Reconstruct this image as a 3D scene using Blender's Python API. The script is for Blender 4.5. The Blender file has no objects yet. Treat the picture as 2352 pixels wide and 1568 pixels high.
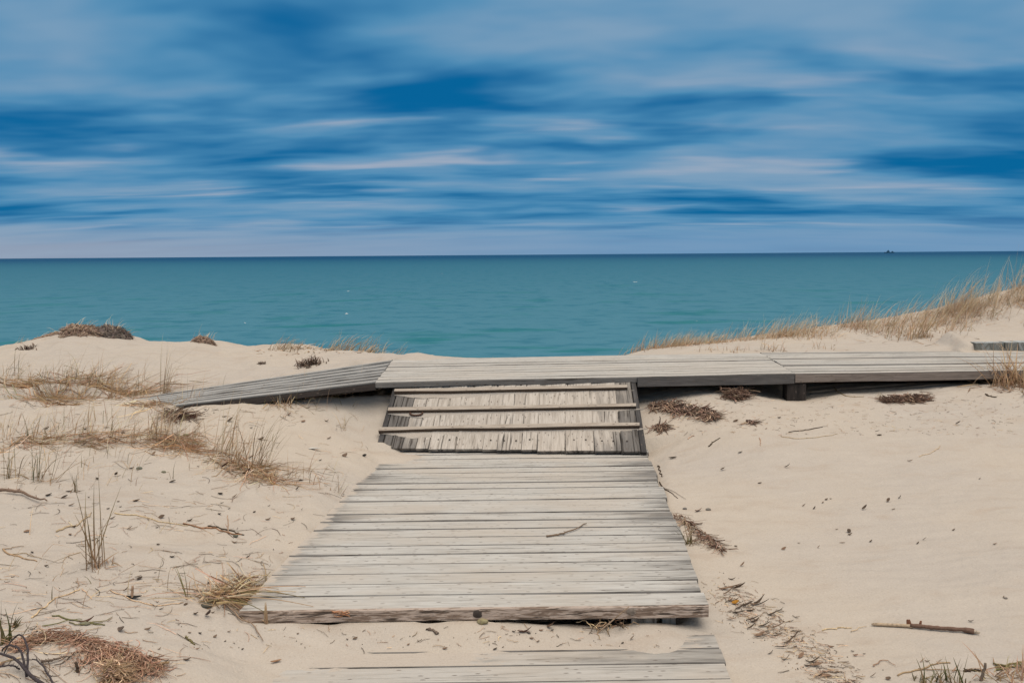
import bpy, math, random
import numpy as np
from mathutils import Vector, Matrix
random.seed(7)
RNG = np.random.default_rng(11)
S = bpy.context.scene
COL = S.collection
R = math.radians

# ------------------------------------------------------------------ camera
CAM = Vector((0.0, 0.0, 1.37))
F = 2286.6                      # focal length in units of a 2352 wide picture (35 mm equivalent)
CX, CY = 1176.0, 784.0
PITCH = math.atan(199.0 / F)
ROLL = math.atan(17.5 / 2352.0)
fwd = Vector((0, math.cos(PITCH), -math.sin(PITCH)))
up0 = Vector((0, math.sin(PITCH), math.cos(PITCH)))
rt0 = Vector((1, 0, 0))
RT = rt0 * math.cos(ROLL) - up0 * math.sin(ROLL)
UP = up0 * math.cos(ROLL) + rt0 * math.sin(ROLL)

def ray(qx, qy):
    return (fwd * F + RT * (qx - CX) - UP * (qy - CY)).normalized()

def at_z(qx, qy, z):
    d = ray(qx, qy)
    return CAM + d * ((z - CAM.z) / d.z)

def at_y(qx, qy, y):
    d = ray(qx, qy)
    return CAM + d * (y / d.y)

cam = bpy.data.cameras.new('camera')
cam.sensor_width = 36.0
cam.lens = 36.0 * F / 2352.0
cam.clip_start = 0.05
cam.clip_end = 120000.0
co = bpy.data.objects.new('camera', cam)
M = Matrix((RT, UP, -fwd)).transposed().to_4x4()
M.translation = CAM
co.matrix_world = M
COL.objects.link(co)
S.camera = co

# ------------------------------------------------------------------ helpers
def tag(o, label=None, cat=None, group=None, kind=None):
    if label: o['label'] = label
    if cat: o['category'] = cat
    if group: o['group'] = group
    if kind: o['kind'] = kind
    return o

def empty(name, loc=(0, 0, 0)):
    o = bpy.data.objects.new(name, None)
    o.empty_display_size = 0.1
    o.location = loc
    COL.objects.link(o)
    return o

class MB:
    """collects polygons with per-vertex attributes and links them as one mesh object"""
    def __init__(s):
        s.v, s.f, s.col, s.wuv, s.dark = [], [], [], [], []
    def add(s, co, col=(1, 1, 1), wuv=(0, 0, 0), dark=0.0):
        s.v.append(tuple(co)); s.col.append(col); s.wuv.append(wuv); s.dark.append(dark)
        return len(s.v) - 1
    def build(s, name, mat, parent=None, smooth=False, origin=None):
        me = bpy.data.meshes.new(name)
        vs = s.v
        off = Vector((0, 0, 0))
        if parent is not None:
            off = parent.location
        elif origin is not None:
            off = Vector(origin)
        if off.length > 0:
            vs = [(a - off.x, b - off.y, c - off.z) for a, b, c in vs]
        me.from_pydata(vs, [], s.f)
        a = me.attributes.new('tint', 'FLOAT_COLOR', 'POINT')
        a.data.foreach_set('color', [x for c in s.col for x in (c[0], c[1], c[2], 1.0)])
        a = me.attributes.new('wuv', 'FLOAT_VECTOR', 'POINT')
        a.data.foreach_set('vector', [x for c in s.wuv for x in c])
        a = me.attributes.new('dark', 'FLOAT', 'POINT')
        a.data.foreach_set('value', s.dark)
        if smooth:
            me.polygons.foreach_set('use_smooth', [True] * len(me.polygons))
        me.materials.append(mat)
        me.update()
        o = bpy.data.objects.new(name, me)
        COL.objects.link(o)
        if parent is not None:
            o.parent = parent
        elif origin is not None:
            o.location = off
        return o

# value noise in numpy -------------------------------------------------
_T = RNG.random((256, 256))
def vnoise(x, y):
    x = np.asarray(x, float); y = np.asarray(y, float)
    xi = np.floor(x).astype(int); yi = np.floor(y).astype(int)
    fx = x - xi; fy = y - yi
    fx = fx * fx * (3 - 2 * fx); fy = fy * fy * (3 - 2 * fy)
    a = _T[xi % 256, yi % 256]; b = _T[(xi + 1) % 256, yi % 256]
    c = _T[xi % 256, (yi + 1) % 256]; d = _T[(xi + 1) % 256, (yi + 1) % 256]
    return (a * (1 - fx) + b * fx) * (1 - fy) + (c * (1 - fx) + d * fx) * fy - 0.5
def fbm(x, y, o=3):
    t = 0; a = 1.0
    for i in range(o):
        t = t + a * vnoise(x * 2 ** i + 17.3 * i, y * 2 ** i + 5.1 * i); a *= 0.5
    return t
def n1(x, seed=0.0):
    return float(vnoise(np.array([x]), np.array([seed * 13.7 + 0.37]))[0])
def sstep(a, b, x):
    t = np.clip((x - a) / (b - a), 0, 1)
    return t * t * (3 - 2 * t)

# ------------------------------------------------------------------ materials
class NT:
    def __init__(s, tree):
        s.t = tree; s.t.nodes.clear()
    def n(s, typ, **kw):
        nd = s.t.nodes.new(typ)
        for k, v in kw.items():
            if k.startswith('in_'):
                key = k[3:]
                nd.inputs[int(key) if key.isdigit() else key].default_value = v
            else:
                setattr(nd, k, v)
        return nd
    def l(s, a, b):
        s.t.links.new(a, b)
    def val(s, sock, x):
        if isinstance(x, (int, float, tuple)):
            sock.default_value = x
        else:
            s.l(x, sock)
    def math(s, op, a, b=0.0, c=None, clamp=False):
        nd = s.n('ShaderNodeMath', operation=op, use_clamp=clamp)
        s.val(nd.inputs[0], a); s.val(nd.inputs[1], b)
        if c is not None: s.val(nd.inputs[2], c)
        return nd.outputs[0]
    def mix(s, f, a, b, blend='MIX'):
        nd = s.n('ShaderNodeMix', data_type='RGBA', blend_type=blend)
        s.val(nd.inputs[0], f)
        s.val(nd.inputs[6], a if not isinstance(a, tuple) else (*a, 1.0))
        s.val(nd.inputs[7], b if not isinstance(b, tuple) else (*b, 1.0))
        return nd.outputs[2]
    def noise(s, vec, scale=1.0, detail=3.0, rough=0.5, dist=0.0):
        nd = s.n('ShaderNodeTexNoise')
        if vec is not None: s.l(vec, nd.inputs['Vector'])
        nd.inputs['Scale'].default_value = scale
        nd.inputs['Detail'].default_value = detail
        nd.inputs['Roughness'].default_value = rough
        nd.inputs['Distortion'].default_value = dist
        return nd.outputs[0]
    def ss(s, x, a, b, lo=0.0, hi=1.0):
        nd = s.n('ShaderNodeMapRange', interpolation_type='SMOOTHSTEP')
        s.val(nd.inputs[0], x); s.val(nd.inputs[1], a); s.val(nd.inputs[2], b)
        s.val(nd.inputs[3], lo); s.val(nd.inputs[4], hi)
        return nd.outputs[0]
    def xyz(s, a, b, c):
        nd = s.n('ShaderNodeCombineXYZ')
        s.val(nd.inputs[0], a); s.val(nd.inputs[1], b); s.val(nd.inputs[2], c)
        return nd.outputs[0]
    def sep(s, v):
        nd = s.n('ShaderNodeSeparateXYZ'); s.l(v, nd.inputs[0]); return nd.outputs
    def vmul(s, v, sc):
        nd = s.n('ShaderNodeVectorMath', operation='MULTIPLY'); s.l(v, nd.inputs[0]); nd.inputs[1].default_value = sc
        return nd.outputs[0]
    def attr(s, name, out):
        nd = s.n('ShaderNodeAttribute', attribute_name=name); return nd.outputs[out]

def newmat(name):
    m = bpy.data.materials.new(name); m.use_nodes = True
    g = NT(m.node_tree)
    out = g.n('ShaderNodeOutputMaterial')
    bs = g.n('ShaderNodeBsdfPrincipled')
    g.l(bs.outputs[0], out.inputs[0])
    bs.inputs['Specular IOR Level'].default_value = 0.2
    return m, g, bs

SAND = (0.458, 0.399, 0.334)

def sand_mat():
    m, g, bs = newmat('dry_sand')
    geo = g.n('ShaderNodeNewGeometry').outputs['Position']
    big = g.noise(geo, 0.7, 4, 0.55)
    mid = g.noise(g.vmul(geo, (1.0, 2.2, 1.0)), 3.5, 5, 0.6, 0.4)
    fine = g.noise(geo, 130.0, 3, 0.7)
    c = g.mix(g.ss(big, 0.35, 0.65), SAND, (0.43, 0.383, 0.335))
    c = g.mix(g.math('MULTIPLY', g.ss(mid, 0.50, 0.72), 0.5), c, (0.39, 0.318, 0.255))
    c = g.mix(g.math('MULTIPLY', g.ss(mid, 0.5, 0.25), 0.35), c, (0.50, 0.447, 0.388))
    c = g.mix(g.math('MULTIPLY', g.ss(fine, 0.54, 0.70), 0.35), c, (0.28, 0.215, 0.155))
    c = g.mix(g.math('MULTIPLY', g.ss(fine, 0.44, 0.30), 0.35), c, (0.60, 0.53, 0.44))
    g.l(c, bs.inputs['Base Color'])
    bs.inputs['Roughness'].default_value = 0.95
    rip = g.n('ShaderNodeTexWave', wave_type='BANDS', bands_direction='Y')
    g.l(geo, rip.inputs[0])
    rip.inputs['Scale'].default_value = 3.2; rip.inputs['Distortion'].default_value = 9.0
    rip.inputs['Detail'].default_value = 2.0; rip.inputs['Detail Scale'].default_value = 0.7
    h = g.math('MULTIPLY', rip.outputs[1], g.math('MULTIPLY', g.ss(big, 0.42, 0.62), 0.004))
    h = g.math('ADD', h, g.math('MULTIPLY', g.noise(geo, 9.0, 5, 0.6), 0.02))
    h = g.math('ADD', h, g.math('MULTIPLY', fine, 0.0022))
    b = g.n('ShaderNodeBump', in_Strength=0.75, in_Distance=1.0)
    g.l(h, b.inputs['Height']); g.l(b.outputs[0], bs.inputs['Normal'])
    return m

def wood_mat(name, light, mid, dk, sand=0.35, streak=0.5, rough=0.85, vs=1.0, brown=(0.215, 0.155, 0.118)):
    m, g, bs = newmat(name)
    w = g.attr('wuv', 'Vector')
    d = g.attr('dark', 'Fac')
    s = g.sep(w)
    u, v, p = s[0], s[1], s[2]
    pz = g.math('MULTIPLY', p, 31.7)
    wob = g.math('MULTIPLY', g.noise(g.xyz(g.math('MULTIPLY', u, 3.0), g.math('MULTIPLY', v, 9.0), pz), 1.0, 2), 0.035)
    v2 = g.math('ADD', v, wob)
    grain = g.noise(g.xyz(g.math('MULTIPLY', u, 6.0), g.math('MULTIPLY', v2, 85.0 * vs), pz), 1.0, 5, 0.65)
    broad = g.noise(g.xyz(g.math('MULTIPLY', u, 2.6), g.math('MULTIPLY', v2, 18.0), pz), 1.0, 3, 0.6)
    crack = g.noise(g.xyz(g.math('MULTIPLY', u, 3.0 * vs), g.math('MULTIPLY', v2, 115.0 * vs), g.math('ADD', pz, 5.0)), 1.0, 4, 0.6)
    blotch = g.noise(g.xyz(g.math('MULTIPLY', u, 4.5), g.math('MULTIPLY', v, 22.0), pz), 1.0, 4, 0.65)
    # per board tint
    wn = g.n('ShaderNodeTexWhiteNoise', noise_dimensions='1D'); g.l(p, wn.inputs['W'])
    rnd = wn.outputs['Value']
    c = g.mix(g.ss(grain, 0.38, 0.66), light, mid)
    c = g.mix(g.math('MULTIPLY', rnd, 0.40), c, mid)
    # weathering grey, and gap shade painted on plank sides, where 'dark' is high, broken up by the broad grain
    wz = g.math('ADD', g.math('MULTIPLY', d, 1.0), g.math('MULTIPLY', g.math('SUBTRACT', broad, 0.5), 1.3))
    wm = g.ss(wz, 0.25, 0.95)
    c = g.mix(wm, c, dk)
    # fine dark weather streaks
    st = g.ss(g.math('ADD', crack, g.math('MULTIPLY', d, 0.10)), 0.585, 0.68)
    st = g.math('MULTIPLY', st, g.math('MULTIPLY', g.ss(broad, 0.44, 0.60), streak))
    c = g.mix(st, c, (0.055, 0.048, 0.042))
    bl = g.math('MULTIPLY', g.ss(blotch, 0.64, 0.78), 0.55 * streak)
    c = g.mix(bl, c, (0.11, 0.10, 0.09))
    # knots
    vo = g.n('ShaderNodeTexVoronoi', feature='F1')
    vo.voronoi_dimensions = '2D'
    g.l(g.xyz(g.math('MULTIPLY', u, 2.0), g.math('ADD', g.math('MULTIPLY', v, 5.6), g.math('MULTIPLY', p, 3.37)), 0.0), vo.inputs['Vector'])
    vo.inputs['Randomness'].default_value = 1.0
    kn = g.ss(g.math('ADD', vo.outputs['Distance'], g.math('MULTIPLY', g.math('SUBTRACT', grain, .5), .04)), 0.13, 0.05)
    c = g.mix(g.math('MULTIPLY', g.math('MULTIPLY', kn, g.ss(vo.outputs['Color'], .40, .55)), 0.85), c, (0.13, 0.105, 0.09))
    # sand trodden into the surface
    geo = g.n('ShaderNodeNewGeometry')
    sm = g.noise(g.vmul(geo.outputs['Position'], (0.8, 1.6, 1.0)), 1.6, 4, 0.6)
    sm2 = g.math('ADD', g.ss(sm, 0.36, 0.66), g.math('MULTIPLY', d, -0.8), clamp=True)
    nz = g.sep(geo.outputs['Normal'])[2]
    sm2 = g.math('MULTIPLY', g.math('MULTIPLY', sm2, sand), g.ss(nz, 0.6, 0.9))
    c = g.mix(sm2, c, (0.44, 0.385, 0.325))
    br = g.attr('tint', 'Color')
    sb = g.sep(br)
    tb = sb[0]
    drift = g.math('ADD', g.noise(g.vmul(geo.outputs['Position'], (9.0, 22.0, 9.0)), 1.0, 5, 0.65), g.math('MULTIPLY', g.math('SUBTRACT', sb[1], .5), .75))
    grn = g.noise(geo.outputs['Position'], 130.0, 3, 0.7)
    dcol = g.mix(g.math('MULTIPLY', g.ss(grn, .52, .70), .35), (0.455, 0.400, 0.343), (0.28, 0.22, 0.165))
    c = g.mix(g.math('MULTIPLY', g.ss(drift, .46, .62), g.ss(sb[1], 0.0, .12)), c, dcol)
    # brown exposed edges
    pink = g.mix(g.ss(g.noise(g.xyz(g.math('MULTIPLY', u, 11.0), g.math('MULTIPLY', v, 75.0), pz), 1.0, 4, 0.6, 0.8), 0.42, 0.54), brown, (0.46, 0.37, 0.31))
    pink = g.mix(g.ss(g.noise(g.xyz(g.math('MULTIPLY', u, 8.0), g.math('MULTIPLY', v2, 120.0), pz), 1.0, 3, 0.65), 0.52, 0.62), pink, (0.075, 0.055, 0.043))
    c = g.mix(tb, c, pink)
    g.l(c, bs.inputs['Base Color'])
    bs.inputs['Roughness'].default_value = rough
    h = g.math('ADD', g.math('MULTIPLY', grain, 0.004), g.math('MULTIPLY', crack, -0.004))
    h = g.math('ADD', h, g.math('MULTIPLY', kn, 0.002))
    b = g.n('ShaderNodeBump', in_Strength=0.6, in_Distance=1.0)
    g.l(h, b.inputs['Height']); g.l(b.outputs[0], bs.inputs['Normal'])
    return m

def tint_mat(name, rough=0.8, spec=0.15, transl=0.0, var=0.25, nscale=60.0):
    m, g, bs = newmat(name)
    c = g.attr('tint', 'Color')
    geo = g.n('ShaderNodeNewGeometry').outputs['Position']
    n = g.noise(geo, nscale, 3, 0.6)
    c = g.mix(g.math('MULTIPLY', g.ss(n, 0.42, 0.7), var), c, (0.05, 0.035, 0.025))
    g.l(c, bs.inputs['Base Color'])
    bs.inputs['Roughness'].default_value = rough
    bs.inputs['Specular IOR Level'].default_value = spec
    b = g.n('ShaderNodeBump', in_Strength=0.4, in_Distance=0.004)
    g.l(n, b.inputs['Height']); g.l(b.outputs[0], bs.inputs['Normal'])
    if transl > 0:
        tr = g.n('ShaderNodeBsdfTranslucent'); g.l(c, tr.inputs['Color'])
        mx = g.n('ShaderNodeMixShader', in_0=transl)
        g.l(bs.outputs[0], mx.inputs[1]); g.l(tr.outputs[0], mx.inputs[2])
        outn = [q for q in m.node_tree.nodes if q.type == 'OUTPUT_MATERIAL'][0]
        g.l(mx.outputs[0], outn.inputs[0])
    return m

MAT = {}
MAT['sand'] = sand_mat()
MAT['deck'] = wood_mat('bleached_deck_wood', (0.505, 0.49, 0.46), (0.385, 0.365, 0.335), (0.16, 0.15, 0.14), 0.62, 0.95)
MAT['deck_far'] = wood_mat('bleached_walkway_wood', (0.49, 0.47, 0.435), (0.36, 0.34, 0.31), (0.15, 0.142, 0.135), 0.40, 1.0, vs=0.38)
MAT['deck_step'] = wood_mat('sandy_step_wood', (0.475, 0.45, 0.415), (0.375, 0.35, 0.315), (0.17, 0.158, 0.145), 0.95, 0.85)
MAT['grey'] = wood_mat('grey_walkway_wood', (0.42, 0.41, 0.39), (0.27, 0.262, 0.25), (0.10, 0.097, 0.094), 0.05, 1.0, vs=0.38)
MAT['ramp'] = wood_mat('ramp_wood', (0.54, 0.49, 0.435), (0.36, 0.315, 0.27), (0.15, 0.138, 0.128), 0.45, 1.25, vs=0.7)
MAT['cleat'] = wood_mat('cleat_wood', (0.44, 0.385, 0.325), (0.30, 0.25, 0.205), (0.085, 0.062, 0.047), 0.35, 0.7)
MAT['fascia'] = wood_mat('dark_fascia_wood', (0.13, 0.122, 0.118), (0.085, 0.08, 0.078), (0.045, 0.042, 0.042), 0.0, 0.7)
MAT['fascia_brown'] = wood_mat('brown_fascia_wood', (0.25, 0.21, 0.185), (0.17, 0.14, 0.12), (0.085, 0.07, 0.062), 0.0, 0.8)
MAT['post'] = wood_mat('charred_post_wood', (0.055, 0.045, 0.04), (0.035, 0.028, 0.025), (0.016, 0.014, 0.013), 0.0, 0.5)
MAT['pale'] = wood_mat('pale_grey_step_wood', (0.40, 0.43, 0.44), (0.28, 0.29, 0.28), (0.17, 0.17, 0.15), 0.05, 0.8)
MAT['grass'] = tint_mat('dry_grass', 0.7, 0.2, 0.40, 0.06, 40)
MAT['twig'] = tint_mat('twig_bark', 0.85, 0.1, 0.0, 0.45, 90)
MAT['leaf'] = tint_mat('dry_leaf', 0.8, 0.15, 0.0, 0.35, 70)
MAT['rust'] = tint_mat('rusty_iron', 0.8, 0.3, 0.0, 0.5, 120)
MAT['stone'] = tint_mat('stone', 0.85, 0.2, 0.0, 0.3, 80)

# ------------------------------------------------------------------ deck frames (corner points on the sand-buried boardwalk)
ZU = 0.45          # upper walkway
ZL = -0.105        # lower step
PF_L = at_z(549, 1403, 0.0); PF_R = at_z(1628, 1388, 0.0)        # landing, front edge
RB_L = at_z(862, 1030, 0.029); RB_R = at_z(1486, 1036, 0.029)     # ramp, bottom edge
_m = at_z(1182, 874.5, ZU - 0.012)                                    # ramp, top edge: same plane as the bottom edge
_n = (RB_R - RB_L).cross(_m - RB_L).normalized()
def on_plane(qx, qy, p0, n):
    d = ray(qx, qy); return CAM + d * ((p0 - CAM).dot(n) / d.dot(n))
RT_L = at_z(905, 880.5, ZU - 0.014); RT_R = at_z(1459, 868.3, ZU - 0.014)
PB_R = at_z(1486, 1037, 0.0)
wdir = (PF_R - PF_L); PWID = wdir.length; wdir.normalize()
ldir = PB_R - PF_R; ldir.z = 0
PLEN = ldir.length + 0.14; ldir.normalize()      # the landing is a little out of square
UF_J = at_z(1825, 858, ZU); UB_J = at_z(1745, 808.5, ZU)         # joint between the two right modules
UF_L = at_z(862, 879, ZU); UB_L = at_z(904, 823, ZU)
UF_E = at_z(2352, 850, ZU + 0.0); UB_E = at_z(2352, 803.5, ZU)

# ------------------------------------------------------------------ terrain
ctrl = []
def cz(*a):
    for qx, qy, z in a:
        p = at_z(qx, qy, z); ctrl.append((p.x, p.y, z))
def cy(*a):
    for qx, qy, y in a:
        p = at_y(qx, qy, y); ctrl.append((p.x, p.y, p.z))
# left field
cz((0, 1568, .06), (150, 1500, .07), (300, 1568, .0), (450, 1540, -.03), (0, 1400, .07), (250, 1400, .03), (450, 1430, .0),
   (0, 1250, .10), (300, 1250, .07), (550, 1300, .03), (0, 1120, .13), (300, 1120, .11), (600, 1150, .07), (740, 1150, .045),
   (0, 1000, .20), (300, 1000, .19), (550, 1020, .15), (730, 1060, .10), (0, 905, .31), (200, 905, .29), (400, 945, .22),
   (840, 960, .20), (830, 1015, .09),
   (640, 1240, .02), (560, 1370, .01), (868, 1032, .055), (835, 1045, .075), (905, 1046, .04))
cy((430, 920, 7.32), (520, 913, 7.33), (600, 907, 7.35), (690, 900, 7.37), (770, 893, 7.38), (850, 887, 7.40), (430, 912, 7.75), (330, 904, 8.3), (300, 900, 8.9), (200, 893, 8.4), (100, 890, 8.3))
# dune behind the left module
cy((0, 850, 9.2), (300, 862, 9.1), (600, 852, 9.2), (760, 835, 9.35), (870, 820, 9.45))
cy((-300, 830, 11), (0, 796, 11), (80, 777, 11), (150, 758, 11), (230, 762, 11), (290, 773, 11), (350, 785, 11), (420, 785, 11),
   (480, 781, 11), (560, 797, 10.9), (650, 792, 10.8), (720, 804, 10.6), (850, 813, 10.3), (960, 822, 10.0), (1040, 838, 9.9), (1150, 845, 9.9), (1280, 845, 9.9), (1380, 832, 9.9), (1050, 870, 10.8), (1150, 880, 10.8), (1300, 870, 10.8))
cy((200, 800, 10.2), (500, 815, 10.1), (0, 815, 10.1), (700, 815, 10.0))
# right dune
cy((1450, 812, 9.9), (1550, 797, 10.3), (1700, 783, 10.5), (1900, 768, 10.5), (2100, 748, 10.5), (2250, 722, 10.5), (2352, 697, 10.5), (2700, 610, 10.5))
cy((1520, 808, 9.4), (1745, 807, 9.35), (2000, 804, 9.35), (2200, 806.5, 9.14), (2352, 805, 9.14), (2245, 788, 9.45), (2352, 783, 9.5), (2200, 765, 10.05), (2352, 735, 10.05), (1950, 785, 10.0))
# right bowl
cz((1502, 1030, .03), (1480, 900, .29), (1600, 905, .30), (1760, 915, .27), (1825, 918, .24), (1900, 915, .27), (2100, 908, .29), (2350, 900, .33),
   (1700, 1000, .15), (2000, 1000, .15), (2300, 1000, .17), (1600, 1110, .0), (2000, 1150, .0), (2352, 1150, .03), (1650, 1300, -.07),
   (2000, 1300, -.08), (2352, 1350, -.05), (1660, 1440, -.105), (1720, 1568, -.125), (2000, 1500, -.11), (2352, 1480, -.09), (2352, 1568, -.07), (1680, 1500, -.115))
# front of the landing and over the lower step
cz((700, 1440, -.055), (900, 1438, -.05), (1100, 1436, -.052), (1250, 1444, -.075), (1400, 1456, -.096), (1510, 1442, -.078), (1565, 1458, -.10), (600, 1440, -.03),
   (560, 1500, -.06), (620, 1550, -.10), (700, 1515, -.090), (790, 1518, -.098), (750, 1480, -.086), (900, 1478, -.095), (1200, 1485, -.100), (1450, 1478, -.097), (1600, 1470, -.112),
   (700, 1560, -.115), (900, 1540, -.122), (1300, 1540, -.125), (1600, 1540, -.125))
# anchors outside the picture
ctrl += [(-8, 3, .2), (-8, 7, .4), (8, 3, .0), (8, 7, .3), (-8, -4, .1), (8, -4, .1), (0, -4, -.3), (-1.5, 1, -.05), (1.5, 1, -.15), (0, 1, -.2), (-12, 11, .3), (12, 10.5, 1.9), (-10, 9, .3), (6.5, 9.2, .65)]
ctrl = np.array(ctrl)

def _phi(r):
    return np.where(r > 1e-9, r * r * np.log(np.maximum(r, 1e-9)), 0.0)
def tps_fit(c, lam):
    n = len(c); P = np.c_[np.ones(n), c[:, :2]]
    K = _phi(np.hypot(c[:, None, 0] - c[None, :, 0], c[:, None, 1] - c[None, :, 1])) + lam * np.eye(n)
    A = np.block([[K, P], [P.T, np.zeros((3, 3))]])
    s = np.linalg.solve(A, np.r_[c[:, 2], 0, 0, 0])
    return s[:n], s[n:]
_w, _a = tps_fit(ctrl, 0.002)
def tps(x, y):
    out = np.empty(x.shape)
    xf, yf, of = x.ravel(), y.ravel(), out.ravel()
    for i in range(0, xf.size, 20000):
        sl = slice(i, i + 20000)
        r = np.hypot(xf[sl, None] - ctrl[None, :, 0], yf[sl, None] - ctrl[None, :, 1])
        of[sl] = _phi(r) @ _w + _a[0] + _a[1] * xf[sl] + _a[2] * yf[sl]
    return of.reshape(x.shape)

def frame(o, ex, ey):
    """local metres along ex, ey of a deck whose origin is o"""
    ex = Vector(ex); ey = Vector(ey)
    lx, ly = ex.length, ey.length
    def f(x, y):
        dx, dy = x - o.x, y - o.y
        det = ex.x * ey.y - ex.y * ey.x
        s = (dx * ey.y - dy * ey.x) / det; t = (ex.x * dy - ex.y * dx) / det
        return s * lx, t * ly, lx, ly, o.z + s * ex.z + t * ey.z
    return f

LW = 0.02
fr_land = frame(PF_L, wdir * PWID, ldir * PLEN)
fr_ramp = frame(RB_L, RB_R - RB_L, RT_L - RB_L)
fr_mid = frame(UF_L, UF_J - UF_L, UB_L - UF_L)
fr_right = frame(UF_J, UF_E - UF_J, UB_J - UF_J)
LEFT_S = 0.120
lx = (UF_L - UF_J); lx.z = 0; lx.normalize()
lx = (lx + Vector((0, 0.02, 0))).normalized()
LEFT_LEN = 2.75
LE = UF_L + lx * LEFT_LEN - Vector((0, 0, 0.096 * LEFT_LEN))
LB = UB_L + lx * LEFT_LEN - Vector((0, 0, 0.136 * LEFT_LEN))
_fl = frame(UF_L, LE - UF_L, UB_L - UF_L)
def fr_left(x, y):
    s_, t_, a_, b_, z_ = _fl(x, y)
    return s_, t_, a_, b_, ZU - s_ * (0.096 + 0.040 * np.clip(t_ / b_, 0, 1))

SB = at_y(2239, 802, 9.16)
ST = at_y(2239, 787.0, 9.16)
ZT = ST.z

def clamp_deck(H, X, Y, fr, covs, ks, floor, ko=4.0):
    s, t, lx_, ly_, zt = fr(X, Y)
    lim = np.full(X.shape, -1e9)
    for d, c, k in zip((s, lx_ - s, t, ly_ - t), covs, ks):     # left, right, front, back
        lim = np.maximum(lim, c - np.where(d > 0, k, ko) * d)
    lim = np.maximum(lim, floor)
    lim = lim + zt
    return np.minimum(H, lim)

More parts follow.
